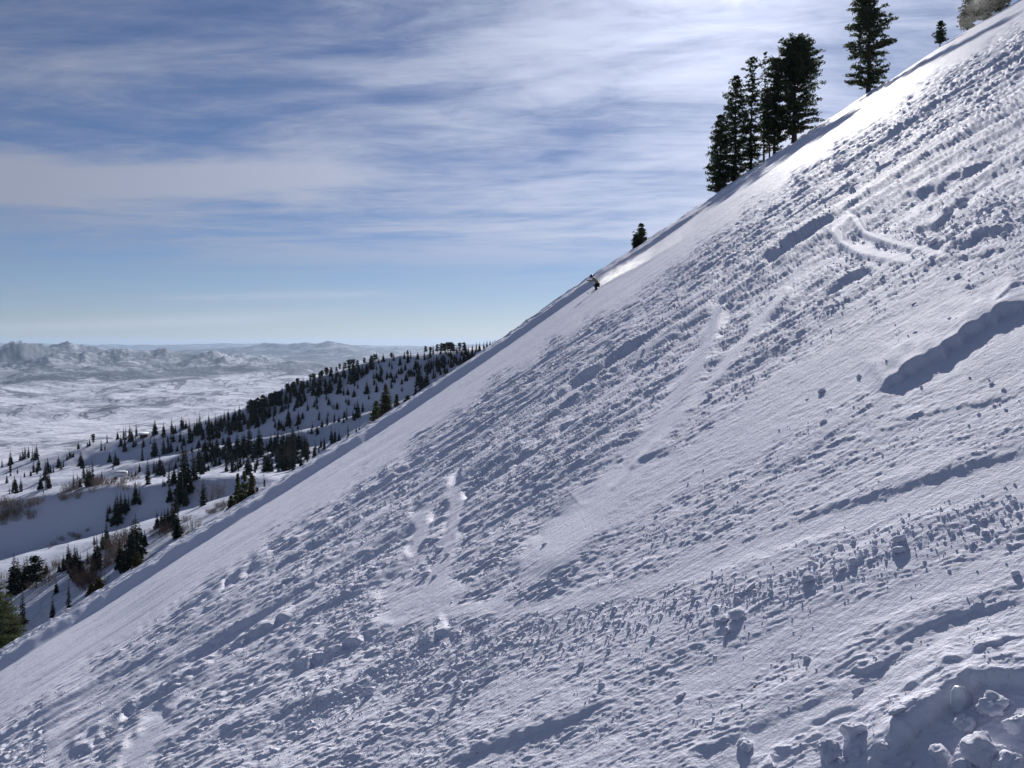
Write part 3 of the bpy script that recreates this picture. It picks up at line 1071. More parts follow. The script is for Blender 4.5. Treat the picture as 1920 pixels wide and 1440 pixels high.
# the lone pine near the top edge of the frame
big_pine(1625, 153.5, 20.6, 11, [(0, 1.2), (0.06, 2.2), (0.10, 3.9), (0.19, 4.1), (0.26, 3.0), (0.32, 5.3), (0.42, 5.1), (0.47, 3.4), (0.58, 4.4), (0.66, 4.2), (0.72, 3.4), (0.80, 4.4), (0.90, 3.4), (1.0, 1.0)],
         'lone tall ragged pine cut off by the top edge of the picture',
         dens=1.15, clump=0.62, quads=15, qs=0.17, gap=0.13, trunk_r=0.42, forks=1, zlow=0.07)
G1 = 'clump of tall pines on the brow of the slope'
big_pine(1488, 153.0, 19.4, 21, [(0, 1.4), (0.1, 3.2), (0.16, 5.6), (0.32, 6.2), (0.45, 5.6), (0.6, 5.9), (0.75, 5.2), (0.88, 4.0), (1.0, 1.6)],
         'broadest and tallest pine of the clump, with a full rounded crown, at its right end', G1,
         dens=1.15, clump=0.66, quads=15, qs=0.17, gap=0.12, trunk_r=0.5, forks=2, zlow=0.08)
big_pine(1452, 156.0, 18.6, 22, [(0, 1.8), (0.15, 2.5), (0.3, 3.0), (0.6, 2.7), (0.85, 2.0), (1.0, 0.5)],
         'dark narrow pine pressed against the left side of the broad pine', G1,
         dens=1.1, clump=0.6, quads=14, qs=0.17, gap=0.10, trunk_r=0.3, zlow=0.03)
big_pine(1443, 152.0, 11.0, 23, [(0, 0.4), (0.2, 0.9), (0.5, 1.2), (0.8, 1.1), (1.0, 0.4)],
         'short thin pine with a bare leaning trunk low between the taller pines', G1,
         dens=0.8, clump=0.5, quads=15, qs=0.17, gap=0.3, trunk_r=0.16, zlow=0.35, lean=(-1.0, 0))
big_pine(1432, 158.0, 21.5, 24, [(0, 1.4), (0.2, 1.7), (0.5, 1.6), (0.8, 1.0), (1.0, 0.6)],
         'half dead spindly pine with bare forked tip between two green crowns', G1,
         dens=0.8, clump=0.45, quads=10, qs=0.15, gap=0.3, trunk_r=0.2, zlow=0.06, bare=0.35)
big_pine(1408, 154.5, 21.5, 25, [(0, 1.8), (0.08, 2.4), (0.3, 2.6), (0.55, 2.4), (0.75, 2.2), (0.9, 1.7), (1.0, 0.5)],
         'slim tall pine with a light pointed crown in the middle of the clump', G1,
         dens=1.0, clump=0.56, quads=13, qs=0.17, gap=0.16, trunk_r=0.3, zlow=0.02)
big_pine(1378, 155.0, 20.2, 26, [(0, 2.2), (0.05, 3.0), (0.25, 3.5), (0.5, 3.0), (0.75, 2.2), (0.93, 1.3), (1.0, 0.4)],
         'evenly tapering green pine, second from the left end of the clump', G1,
         dens=1.05, clump=0.56, quads=13, qs=0.17, gap=0.12, trunk_r=0.34, zlow=0.01)
big_pine(1350, 153.6, 14.6, 27, [(0, 1.8), (0.05, 2.4), (0.3, 2.7), (0.55, 2.1), (0.75, 1.7), (0.93, 0.9), (1.0, 0.3)],
         'lowest pine at the left end of the clump, its branches reaching the snow', G1,
         dens=1.2, clump=0.56, quads=15, qs=0.17, gap=0.1, trunk_r=0.3, zlow=0.02)
big_pine(1203, 154.0, 4.1, 31, [(0, 0.9), (0.2, 1.35), (0.5, 1.2), (0.8, 0.65), (1, 0.2)],
         'small bushy pine alone on the brow uphill of the skier', 'two small pines growing together on the brow',
         dens=1.1, clump=0.34, quads=16, qs=0.1, gap=0.1, trunk_r=0.1, zlow=0.05)
big_pine(1193, 153.6, 2.7, 32, [(0, 0.7), (0.3, 0.85), (0.7, 0.6), (1, 0.2)],
         'smaller pine leaning on the left of the small bushy pine above the skier', 'two small pines growing together on the brow',
         dens=1.1, clump=0.3, quads=14, qs=0.1, gap=0.1, trunk_r=0.08, zlow=0.05)
big_pine(1757, 154.5, 4.9, 33, [(0, 0.8), (0.2, 1.3), (0.45, 1.4), (0.8, 0.8), (1, 0.3)],
         'small open crowned pine on the brow between the lone pine and the top right corner', None,
         dens=1.1, clump=0.36, quads=16, qs=0.1, gap=0.2, trunk_r=0.12, zlow=0.15)
G2 = 'pines half hidden in blowing snow at the top right'
big_pine(1808, 158.0, 6.8, 34, [(0, 1.2), (0.3, 1.8), (0.7, 1.3), (1, 0.4)], 'lower left pine of those fading into blowing snow at top right', G2,
         dens=1.1, clump=0.5, quads=14, qs=0.15, gap=0.15, trunk_r=0.2, zlow=0.05)
big_pine(1838, 160.0, 8.0, 35, [(0, 1.4), (0.3, 2.2), (0.7, 1.8), (1, 0.5)], 'middle pine of those fading into blowing snow at top right', G2,
         dens=1.1, clump=0.5, quads=14, qs=0.15, gap=0.15, trunk_r=0.2, zlow=0.05)
big_pine(1868, 159.0, 8.5, 36, [(0, 1.4), (0.3, 2.4), (0.7, 1.8), (1, 0.5)], 'upper right pine in blowing snow nearest the top right corner', G2,
         dens=1.1, clump=0.5, quads=14, qs=0.15, gap=0.15, trunk_r=0.2, zlow=0.05)

# ------------------------------------------------------------------ nearer conifers standing behind the lower brow
def near_conifer(px, ytop, ybase, Y, label, seed, group=None, m=None, prof=None, dens=1.3, kind='conifer', **kw):
    u, v = px2uv(px, ybase)
    x = float(u) * Y
    zg = hill_z(x, Y)
    _, vt = px2uv(px, ytop)
    H = float(vt) * Y - zg
    p = prof or [(0, .18), (0.1, .22), (0.4, .15), (0.7, .09), (1, .015)]
    root = thing(kind + '_tree', label, 'conifer', (x, Y, zg), group)
    a, b, c = pine_meshes(seed, H, [(q, w * H) for q, w in p], dens=dens, clump=0.035 * H + 0.15, quads=15, qs=0.14, gap=0.06,
                          trunk_r=0.018 * H + .05, zlow=0.03, m=m, kind=kind, **kw)
    t = link('trunk', a, root); link('limbs', b, t, kind='stuff'); link('crown', c, root)
    return root


near_conifer(724, 722, 790, 262, 'tall pyramid shaped olive green fir peeping over the slope at mid picture', 41, m=M_NEEDLE_W, prof=[(0, .24), (0.3, .21), (0.6, .15), (0.85, .07), (1, .02)])
near_conifer(706, 752, 795, 275, 'rounded dark conifer at the left foot of the olive pyramid fir', 42, prof=[(0, .28), (0.5, .24), (0.85, .12), (1, .03)])
near_conifer(744, 740, 778, 268, 'blunt conifer just right of the olive pyramid fir', 43, m=M_NEEDLE_W, prof=[(0, .2), (0.6, .14), (1, .02)])
near_conifer(765, 742, 765, 262, 'low reddish brown conifer rightmost beside the olive pyramid fir', 44, m=M_NEEDLE_W, prof=[(0, .4), (0.6, .3), (1, .05)])
near_conifer(459, 884, 958, 208, 'tall dark fir rising above the lower brow beside the snowy knoll', 45, prof=[(0, .26), (0.3, .21), (0.65, .12), (0.85, .06), (1, .015)])
near_conifer(447, 888, 962, 214, 'thin topped fir crowding the left side of the tall dark fir', 46, prof=[(0, .2), (0.3, .16), (0.65, .07), (1, .01)])
near_conifer(473, 890, 950, 204, 'open olive green conifer crowding the right side of the tall dark fir', 47, m=M_NEEDLE_W, prof=[(0, .26), (0.3, .2), (0.6, .12), (0.85, .1), (1, .03)])
near_conifer(483, 915, 938, 202, 'small olive conifer rightmost beside the tall dark fir', 48, m=M_NEEDLE_W, prof=[(0, .25), (0.5, .15), (1, .02)])
near_conifer(434, 930, 968, 206, 'low dark fir leftmost beside the tall dark fir', 49, prof=[(0, .34), (0.5, .2), (1, .02)])
near_conifer(-4, 1092, 1220, 172, 'large dark fir cut off by the left edge of the picture', 50, prof=[(0, .3), (0.3, .28), (0.65, .2), (0.85, .1), (1, .02)])
near_conifer(14, 1128, 1225, 176, 'broad dark fir beside the fir at the left edge', 51, m=M_NEEDLE_W, prof=[(0, .3), (0.3, .28), (0.65, .2), (0.85, .1), (1, .02)])
near_conifer(186, 1085, 1125, 200, 'rounded reddish brown conifer touching the lower brow', 52, m=M_NEEDLE_W, prof=[(0, .35), (0.5, .36), (0.85, .2), (1, .05)])
near_conifer(172, 1095, 1130, 203, 'squat conifer left of the rounded reddish brown one', 53, m=M_NEEDLE_W, prof=[(0, .4), (0.5, .3), (1, .04)])
near_conifer(258, 1035, 1070, 206, 'dark conifer with orange brown foot at the lower brow below the fir trio', 54, m=M_NEEDLE_W, prof=[(0, .3), (0.5, .3), (1, .04)])
print('near trees', round(_t.time() - _t0, 1))

# ------------------------------------------------------------------ forest on the far hillside
FIRS = [fir_meshes(500 + i, w, n, p) for i, (w, n, p) in enumerate([(0.15, 30, .9), (0.12, 28, .8), (0.19, 30, .95), (0.10, 26, .75), (0.17, 28, 1.0), (0.22, 30, .85)])]
PINES = []
for i, (pf, fk) in enumerate([([(0, .06), (.25, .2), (.55, .3), (.85, .25), (1, .08)], 1), ([(0, .05), (.3, .14), (.6, .22), (.9, .2), (1, .08)], 0), ([(0, .1), (.2, .25), (.6, .26), (.85, .16), (1, .05)], 1)]):
    a, b, c = pine_meshes(600 + i, 10.0, [(q, w * 10) for q, w in pf], dens=0.55, clump=0.7, quads=8, qs=0.3, gap=0.15, trunk_r=0.2, forks=fk, zlow=0.22, m=M_FIR)
    PINES.append((a, c))

def joined(name, items, protos, m, ymin, wide=1.0, tall=1.2):
    """one object for growth nobody could count: copies of the prototype meshes baked together"""
    arrs = []
    for me in protos:
        v = np.empty(len(me.vertices) * 3, np.float32); me.vertices.foreach_get('co', v)
        f = np.empty(len(me.loops), np.int32); me.loops.foreach_get('vertex_index', f)
        arrs.append((v.reshape(-1, 3), f.reshape(-1, 4)))
    Vs, Fs, n = [], [], 0
    for (x, yb, hp) in items:
        r_ = random.Random(int(x * 13 + yb * 3))
        p = hill_hit(x, yb, ymin)
        H = hp / FPX * p.y * tall
        v, f = arrs[r_.randrange(len(arrs))]
        a = r_.uniform(0, 6.28); ca, sa = math.cos(a), math.sin(a)
        R = np.array([[ca, -sa, 0], [sa, ca, 0], [0, 0, 1]])
        Vs.append((v * np.array([wide, wide, 1])) @ R.T * H + np.array(p)); Fs.append(f + n); n += len(v)
    me = mesh_np(name, np.concatenate(Vs), np.concatenate(Fs), False, [m])
    return link(name, me, kind='stuff')


ORD = ['first', 'second', 'third', 'fourth', 'fifth', 'sixth', 'seventh', 'eighth', 'ninth', 'tenth', 'eleventh', 'twelfth']


def forest(items, where, group, kind='fir', word=None, shared=None, ymin=200.0, jitter=0.0):
    """items: (px, y top, y base). where: phrase placing the row; every tree is named by its place in the row"""
    items = sorted(items)
    n = len(items)
    out = []
    for i, (x, yt, yb) in enumerate(items):
        p = hill_hit(x, yb, ymin)
        H = (yb - yt) / FPX * p.y * (1.28 if kind == 'fir' else 1.05) + 1.0
        k = kind
        sc = H / 10.0 if k == 'pine' else H
        if shared:
            lab = shared
        elif n == 1:
            lab = where
        elif n <= 12:
            o = ORD[i] if i < n - 1 else 'last'
            lab = '%s %s from the left %s' % (o, word or ('dark slender fir' if k == 'fir' else 'round topped pine'), where)
        if len(lab.split()) > 16:
            lab = lab.replace('dark slender ', '').replace('round topped ', '')
        name = 'fir_tree' if k == 'fir' else 'pine_tree'
        r_ = random.Random(int(x * 31 + yb * 7))
        root = thing(name, lab, 'fir tree' if k == 'fir' else 'pine tree', p - Vector((0, 0, 0.15)), group, r_.uniform(0, 6.28), sc)
        a, c = (FIRS[r_.randrange(len(FIRS))] if k == 'fir' else PINES[r_.randrange(len(PINES))])
        link('trunk', a, root); link('crown', c, root)
        if k == 'fir':
            w = r_.uniform(0.85, 1.12)
            root.scale = (sc * w, sc * w, sc)
        out.append(root)
    return out


forest([(4, 862, 876), (20, 850, 872), (38, 852, 863), (43, 846, 862), (47, 841, 860), (54, 839, 857), (61, 842, 863), (65, 844, 863), (69, 838, 862)], 'in the low row at the far left crest', 'firs along the low left crest')
forest([(147, 832, 842), (164, 830, 837), (168, 826, 836), (190, 828, 845), (197, 834, 844), (201, 815, 830), (221, 812, 824), (227, 820, 836), (236, 805, 825)], 'on the crest between the round tree and the cabin', 'firs on the crest left of the cabin')
forest([(175, 817, 833)], 'dark round crowned tree alone on the crest left of the cabin', 'lone round tree', 'pine')
forest([(126, 853, 862), (131, 847, 858), (135, 846, 857), (138, 848, 857)], 'in the tuft on the lit shoulder below the crest', 'tuft of firs on the lit shoulder')
forest([(244, 802, 828), (248, 807, 828), (256, 800, 818), (232, 806, 824), (251, 825, 838), (255, 820, 835)], 'immediately left of the brown cabin', 'firs just left of the cabin')
forest([(291, 793, 815), (307, 797, 820), (322, 790, 813), (326, 803, 812), (329, 800, 812), (341, 785, 804), (344, 788, 804), (349, 790, 803)], 'on the crest to the right of the cabin', 'firs on the crest right of the cabin')
forest([(355, 792, 820), (357, 806, 830), (338, 810, 828), (345, 820, 835), (365, 795, 812), (370, 790, 815), (375, 782, 815), (380, 805, 825)], 'in the thick stand where the crest starts to rise', 'thick stand where the crest starts to rise')
forest([(386, 788, 796), (392, 780, 796), (404, 783, 808), (410, 785, 808), (415, 788, 805), (421, 775, 795), (428, 771, 788), (441, 770, 790), (449, 764, 788)], 'on the climbing crest below the wooded ridge', 'firs on the climbing crest')
forest([(470, 753, 782), (476, 755, 785), (483, 749, 772), (494, 744, 770), (510, 741, 768), (517, 738, 766)], 'at the foot of the wooded ridge skyline', 'pines at the foot of the ridge skyline', 'pine')
forest([(525, 738, 760), (538, 722, 735), (551, 718, 730), (558, 712, 725), (565, 716, 724), (582, 705, 718), (588, 703, 716)], 'on the lower stretch of the ridge skyline', 'pines on the lower ridge skyline', 'pine')
forest([(600, 700, 712), (604, 697, 708), (612, 692, 706), (621, 691, 701), (631, 690, 697), (637, 684, 694), (647, 682, 694), (655, 678, 700), (662, 677, 695), (670, 678, 690)], 'on the middle stretch of the ridge skyline', 'pines on the middle ridge skyline', 'pine')
forest([(683, 673, 683), (697, 669, 681), (703, 667, 679), (734, 664, 673), (764, 659, 667)], 'on the bare stretch before the ridge top', 'pines before the ridge top', 'pine')
forest([(798, 650, 661), (807, 653, 662), (820, 648, 662), (828, 646, 662), (834, 647, 662), (840, 645, 662), (845, 645, 662), (850, 647, 662), (862, 646, 662), (870, 645, 662)], 'in the row on the ridge top', 'pines in the row on the ridge top', 'pine')
forest([(878, 650, 662), (886, 649, 661), (893, 645, 659), (899, 645, 658), (907, 643, 657), (913, 641, 654), (919, 641, 651), (924, 641, 650), (928, 636, 648)], 'where the ridge meets the near slope', 'firs where the ridge meets the slope')
# mass right under the skyline, drawn at random inside the band
rr = random.Random(5)
mass = []
crest = lambda x: float(np.interp(x, [470, 500, 540, 580, 620, 660, 700], [758, 745, 727, 712, 698, 690, 676]))
while len(mass) < 46:
    x = rr.uniform(474, 672); depth = float(np.interp(x, [474, 520, 560, 600, 640, 672], [46, 38, 40, 34, 36, 22])) * rr.uniform(0.25, 1.0)
    yb = crest(x) + 4 + depth
    mass.append((x, yb - rr.uniform(14, 24), yb))
for i in range(0, 46):
    pass
forest(mass, '', 'firs massed under the ridge skyline', shared='one of the dark firs massed just under the far ridge skyline')
mass = []
while len(mass) < 26:
    x = rr.uniform(790, 905); yb = 664 + rr.uniform(0, 1) ** 1.4 * min(36, (912 - x) * 0.55 + 6)
    mass.append((x, yb - rr.uniform(11, 18), yb))
forest(mass, '', 'firs massed under the ridge top', shared='one of the dark firs massed just under the ridge top row')
forest([(541, 770, 798), (494, 776, 795), (513, 775, 790), (516, 788, 802), (560, 775, 795), (577, 755, 770), (523, 790, 806)], 'on the shaded face below the lower skyline', 'scattered firs on the shaded face')
forest([(595, 725, 740), (612, 738, 750), (635, 716, 738), (626, 758, 767), (632, 755, 767), (614, 780, 797), (598, 775, 788), (604, 788, 800)], 'in the middle of the shaded ridge face', 'firs in the middle of the shaded face')
forest([(627, 777, 792), (650, 768, 787), (662, 772, 785), (671, 755, 782), (665, 757, 768), (680, 757, 772), (688, 718, 738), (706, 720, 735), (665, 710, 724)], 'on the shaded face left of the olive pyramid fir', 'firs left of the olive pyramid fir')
forest([(713, 695, 715), (725, 700, 712), (740, 706, 718), (735, 680, 692), (750, 670, 685), (765, 665, 680), (770, 659, 672), (760, 682, 694)], 'high on the face right of the bare stretch', 'firs high on the ridge face')
forest([(785, 690, 722), (790, 700, 732), (795, 712, 735), (801, 698, 728), (805, 670, 696), (780, 724, 742), (813, 690, 710), (835, 695, 712)], 'low on the face beside the near slope', 'firs low on the face by the slope')
forest([(596, 802, 814), (622, 805, 830), (628, 808, 830), (636, 812, 834), (653, 800, 823), (668, 803, 813), (674, 801, 811)], 'on the lit spur just above the brow', 'firs on the lit spur')
forest([(602, 826, 839), (608, 822, 842), (592, 831, 842), (598, 836, 848), (590, 838, 856), (577, 850, 869), (565, 856, 874), (570, 862, 876)], 'against bright snow below the lit spur', 'firs below the lit spur')
mass = []
while len(mass) < 40:
    x = rr.uniform(516, 576); yb = rr.uniform(838, 884)
    if yb > 884 - max(0, x - 548) * 0.75:
        continue
    mass.append((x, yb - rr.uniform(20, 34), yb))
forest(mass, '', 'dark thicket of firs behind the knoll', shared='one of the firs of the dark thicket behind the flat knoll')
forest([(445, 820, 852), (452, 832, 858), (460, 830, 858), (468, 802, 852), (478, 828, 858), (486, 812, 852), (491, 818, 848)], 'in the stand between the spur and the knoll', 'stand between spur and knoll')
forest([(465, 860, 890), (478, 868, 886), (495, 850, 884), (503, 852, 884), (510, 860, 884), (436, 866, 886), (425, 868, 884), (470, 866, 884)], 'in the stand directly behind the flat knoll', 'firs directly behind the flat knoll')
forest([(400, 832, 856), (405, 830, 852), (413, 843, 856), (395, 852, 866), (412, 858, 872), (425, 850, 872), (418, 838, 850)], 'on the short spur above the two tall dark firs', 'firs on the short spur')
forest([(376, 845, 884), (362, 848, 900), (350, 855, 922), (345, 862, 926), (367, 860, 900), (380, 858, 885)], 'in the tall dark group crossing the knoll crest', 'tall group crossing the knoll crest', word='tall dark fir')
forest([(317, 877, 905), (327, 880, 906), (335, 880, 906), (309, 902, 912), (340, 900, 922)], 'on the crest left of the tall dark group', 'firs left of the tall group')
forest([(278, 870, 908)], 'broad very dark fir standing alone on the knoll crest', 'lone knoll fir')
forest([(294, 868, 890), (300, 858, 890), (305, 870, 890), (289, 866, 888)], 'behind the crest right of the lone broad fir', 'firs behind the lone broad fir')
forest([(262, 872, 884), (254, 884, 892), (247, 885, 893), (242, 886, 893), (267, 838, 864)], 'right of the ski lift station', 'firs right of the lift station')
forest([(290, 825, 856), (307, 825, 852), (316, 825, 850), (321, 828, 848), (282, 822, 832), (269, 824, 838)], 'in the shade below the cabin', 'firs in the shade below the cabin')
forest([(206, 850, 866), (217, 852, 872), (222, 858, 872), (234, 825, 846), (191, 885, 900), (212, 870, 880)], 'in the hollow above the lift station', 'firs above the lift station')
forest([(152, 852, 873), (155, 862, 878), (145, 890, 898), (138, 892, 914), (150, 900, 913), (176, 896, 909)], 'in the blue hollow behind the knoll', 'firs in the blue hollow')
forest([(160, 885, 906), (168, 880, 906), (174, 868, 906), (163, 876, 898), (157, 874, 896), (171, 890, 912), (165, 888, 912)], 'in the reddish dark cluster in the blue hollow', 'dark reddish cluster', word='dark fir')
forest([(110, 858, 878), (115, 866, 880), (119, 864, 876), (73, 860, 882), (63, 868, 886), (70, 872, 888), (58, 884, 893)], 'on the slope under the lit shoulder', 'firs under the lit shoulder')
forest([(86, 868, 890), (90, 864, 886), (95, 874, 887), (100, 876, 886), (89, 886, 916), (93, 892, 916), (76, 896, 918), (84, 880, 900)], 'in the dark column left of the blue hollow', 'dark column of firs')
forest([(20, 866, 884), (20, 878, 892), (33, 878, 888), (13, 892, 906), (24, 905, 924), (31, 905, 925), (18, 914, 926), (46, 886, 895), (40, 900, 922), (28, 896, 918)], 'in the shade at the left edge behind the knoll', 'firs at the left edge behind the knoll')
# the knoll face and the piste below
forest([(202, 952, 978), (221, 935, 982), (227, 930, 962), (235, 932, 962), (241, 934, 958), (216, 944, 968)], 'in the group halfway down the knoll face', 'group halfway down the knoll face', word='dark fir')
forest([(254, 912, 944), (262, 918, 946), (249, 936, 946), (206, 950, 962)], 'in the small group under the lone broad fir', 'small group on the knoll face')
forest([(319, 910, 940), (336, 902, 946), (349, 920, 948), (343, 900, 945), (331, 936, 962), (306, 900, 912)], 'hanging down the knoll face below the tall group', 'firs hanging down the knoll face')
forest([(381, 910, 948)], 'slender fir beside the big bare round bush', 'fir by the round bush')
forest([(295, 966, 990), (303, 966, 988), (309, 962, 990), (316, 960, 988), (322, 958, 988), (328, 962, 992), (333, 968, 1008), (325, 952, 984)], 'in the wood beside the bright piste edge', 'firs beside the bright piste')
forest([(200, 985, 1028), (193, 1005, 1030), (205, 1010, 1028), (177, 1008, 1022), (129, 1028, 1060), (165, 1038, 1058)], 'dotted along the lower edge of the piste', 'firs along the lower piste edge')
forest([(248, 992, 1042), (255, 985, 1052), (262, 992, 1030), (266, 1000, 1026), (252, 1000, 1058), (271, 1002, 1024)], 'in the tall trio of spires on the lower snowfield', 'tall spires on the lower snowfield', word='tall fir')
forest([(183, 1018, 1068), (178, 1030, 1066), (189, 1034, 1062), (174, 1046, 1070)], 'in the brushy stand left of the spires', 'brushy stand left of the spires')
forest([(226, 1026, 1066), (236, 1028, 1070), (231, 1040, 1072), (242, 1040, 1060)], 'in the shade left of the tall spires', 'firs left of the spires', ymin=190)
forest([(120, 1046, 1070), (126, 1045, 1068), (134, 1040, 1072), (141, 1036, 1078), (146, 1038, 1080), (152, 1048, 1082), (138, 1052, 1080), (111, 1060, 1072)], 'in the mixed clump above the shaded bowl', 'mixed clump above the bowl')
forest([(28, 1054, 1112), (35, 1062, 1112), (47, 1060, 1098), (52, 1056, 1100), (87, 1062, 1076)], 'on the rim of the shaded bowl', 'spires on the bowl rim', word='tall narrow fir', ymin=190)
forest([(68, 1050, 1102)], 'open pine with flat layered branches on the bowl rim', 'layered pine', 'pine', ymin=190)
forest([(43, 1120, 1172), (100, 1128, 1164), (129, 1102, 1146), (106, 1096, 1112)], 'standing in the shaded bowl by the lower brow', 'firs in the shaded bowl', ymin=178)
# the smallest trees of the dense stands, too small to pick apart
rr = random.Random(8)
tiny = []
while len(tiny) < 90:
    x = rr.uniform(474, 700); depth = float(np.interp(x, [474, 520, 560, 600, 640, 672, 700], [44, 38, 42, 36, 36, 26, 12])) * rr.uniform(0.1, 1.0)
    tiny.append((x, crest(x) + 4 + depth, rr.uniform(12, 20)))
while len(tiny) < 140:
    x = rr.uniform(785, 915); tiny.append((x, 664 + rr.random() ** 1.3 * min(40, (915 - x) * 0.6 + 6), rr.uniform(9, 14)))
while len(tiny) < 175:
    x = rr.uniform(516, 570); yb = rr.uniform(845, 884)
    if yb < 884 - max(0, x - 548) * 0.75:
        tiny.append((x, yb, rr.uniform(18, 26)))
while len(tiny) < 250:
    x = rr.uniform(378, 480); yc_ = float(np.interp(x, [378, 400, 450, 480], [806, 800, 784, 772])); tiny.append((x, yc_ + rr.uniform(0, 26), rr.uniform(11, 19)))
while len(tiny) < 330:
    x = rr.uniform(700, 900); lim = float(np.interp(x, [700, 780, 860, 900], [760, 735, 690, 668])); tiny.append((x, rr.uniform(672, lim), rr.uniform(9, 17)))
while len(tiny) < 370:
    x = rr.uniform(520, 700); tiny.append((x, rr.uniform(crest(x) + 40, crest(x) + 105), rr.uniform(8, 15)))
while len(tiny) < 440:
    x = rr.uniform(380, 560); tiny.append((x, rr.uniform(830, 882), rr.uniform(14, 24)))
while len(tiny) < 480:
    x = rr.uniform(300, 400); tiny.append((x, rr.uniform(822, 900), rr.uniform(9, 18)))
while len(tiny) < 510:
    tiny.append((rr.uniform(380, 470), rr.uniform(842, 884), rr.uniform(10, 16)))
joined('distant_firs', tiny, [f[1] for f in FIRS], M_FIR, 200.0, 1.2, 1.15)
print('forest', round(_t.time() - _t0, 1), sum(o.type == 'EMPTY' for o in bpy.data.objects))

# ------------------------------------------------------------------ bare shrubs
SH = [shrub_mesh(700 + i, M_TWIG, 44, sp) for i, sp in enumerate([0.7, 0.9, 1.1])]
SHD = [shrub_mesh(720 + i, M_TWIG_D, 40, sp) for i, sp in enumerate([0.8, 1.0])]


def shrubs(items, lab_one, lab_many, group, dark=False, ymin=185.0):
    if len(items) > 2:
        joined('bare_brush', items, SHD if dark else SH, M_TWIG_D if dark else M_TWIG, ymin)
        return
    for i, (x, yb, hp) in enumerate(sorted(items)):
        p = hill_hit(x, yb, ymin)
        H = hp / FPX * p.y * 1.2
        lab = lab_one if len(items) == 1 else lab_many[i]
        r_ = random.Random(int(x * 13 + yb))
        o = link('bare_shrub', (SHD if dark else SH)[r_.randrange(2)], None, p, label=lab, category='shrub', group=group)
        o.scale = (H, H, H); o.rotation_euler = (0, 0, r_.uniform(0, 6.28))


def scatter(poly, n, hp, seed):
    r_ = random.Random(seed)
    xs = [q[0] for q in poly]; ys = [q[1] for q in poly]; out = []
    while len(out) < n:
        x = r_.uniform(min(xs), max(xs)); y = r_.uniform(min(ys), max(ys)); ins = False
        for (x0, y0), (x1, y1) in zip(poly, poly[1:] + poly[:1]):
            if (y0 > y) != (y1 > y) and x < (x1 - x0) * (y - y0) / (y1 - y0) + x0:
                ins = not ins
        if ins:
            out.append((x, y, r_.uniform(*hp)))
    return out


shrubs([(398, 938, 30)], 'big round bare bush on the knoll face', '', None)
shrubs([(364, 992, 18)], 'pale round bare bush beside the bright piste', '', None)
shrubs(scatter([(392, 962), (440, 932), (446, 940), (400, 968)], 12, (7, 11), 1), '', 'brown bare shrub in the hedge-like strip along the lower brow', 'brown shrubs along the lower brow', True)
shrubs(scatter([(282, 1000), (345, 985), (345, 1010), (290, 1012)], 14, (10, 16), 2), '', 'brown bare shrub under the firs beside the bright piste', 'brown shrubs under the piste firs', True)
shrubs(scatter([(200, 1030), (240, 1010), (246, 1030), (205, 1070)], 16, (14, 24), 3), '', 'tall pale bare shrub in the thicket left of the fir spires', 'pale thicket left of the spires')
shrubs(scatter([(110, 925), (150, 905), (262, 898), (262, 915), (150, 935), (112, 940)], 30, (9, 15), 4), '', 'grey brown bare shrub on the brushy knoll side', 'brush on the knoll side')
shrubs(scatter([(0, 940), (70, 938), (95, 970), (0, 985)], 22, (10, 16), 5), '', 'grey bare shrub at the left end of the knoll', 'brush at the left end of the knoll')
shrubs(scatter([(0, 1085), (90, 1060), (170, 1040), (180, 1060), (60, 1110), (0, 1105)], 26, (8, 18), 6), '', 'grey bare shrub among the firs on the bowl rim', 'brush on the bowl rim')
shrubs(scatter([(148, 1080), (190, 1068), (190, 1100), (150, 1120)], 14, (16, 26), 7), '', 'dark reddish bare shrub beside the rounded brown conifer', 'dark brush above the lower brow', True)
shrubs(scatter([(300, 868), (350, 850), (350, 872), (310, 885)], 12, (5, 9), 8), '', 'small brown shrub on the short lit spur', 'shrubs on the short spur')
shrubs(scatter([(330, 1018), (352, 1002), (362, 1002), (340, 1022)], 7, (6, 9), 9), '', 'low brown shrub at the brow right of the wood', 'low shrubs at the brow')
shrubs(scatter([(80, 1018), (170, 990), (180, 1000), (90, 1030)], 10, (5, 9), 10), '', 'thin bare shrub on the upper edge of the piste', 'thin shrubs above the piste')
shrubs([(346, 978, 10), (352, 975, 9)], '', ['left one of two small pale bushes beside the wood on the piste edge', 'right one of two small pale bushes beside the wood on the piste edge'], 'small pale bushes')

# ------------------------------------------------------------------ buildings and posts on the hillside
M_WOOD = mat('dark_timber', (0.10, 0.06, 0.04), 0.8, 0.2, (0.06, 0.04, 0.03), 1.0)
M_METAL = mat('grey_metal', (0.16, 0.17, 0.18), 0.5, 0.5)
M_GLASS = mat('dark_glass', (0.02, 0.025, 0.03), 0.15, 0.5)
M_WHITE = mat('white_panel', (0.75, 0.76, 0.78), 0.6, 0.3)


def simple_snow(name):
    return mat(name, (0.82, 0.84, 0.89), 0.6, 0.2)


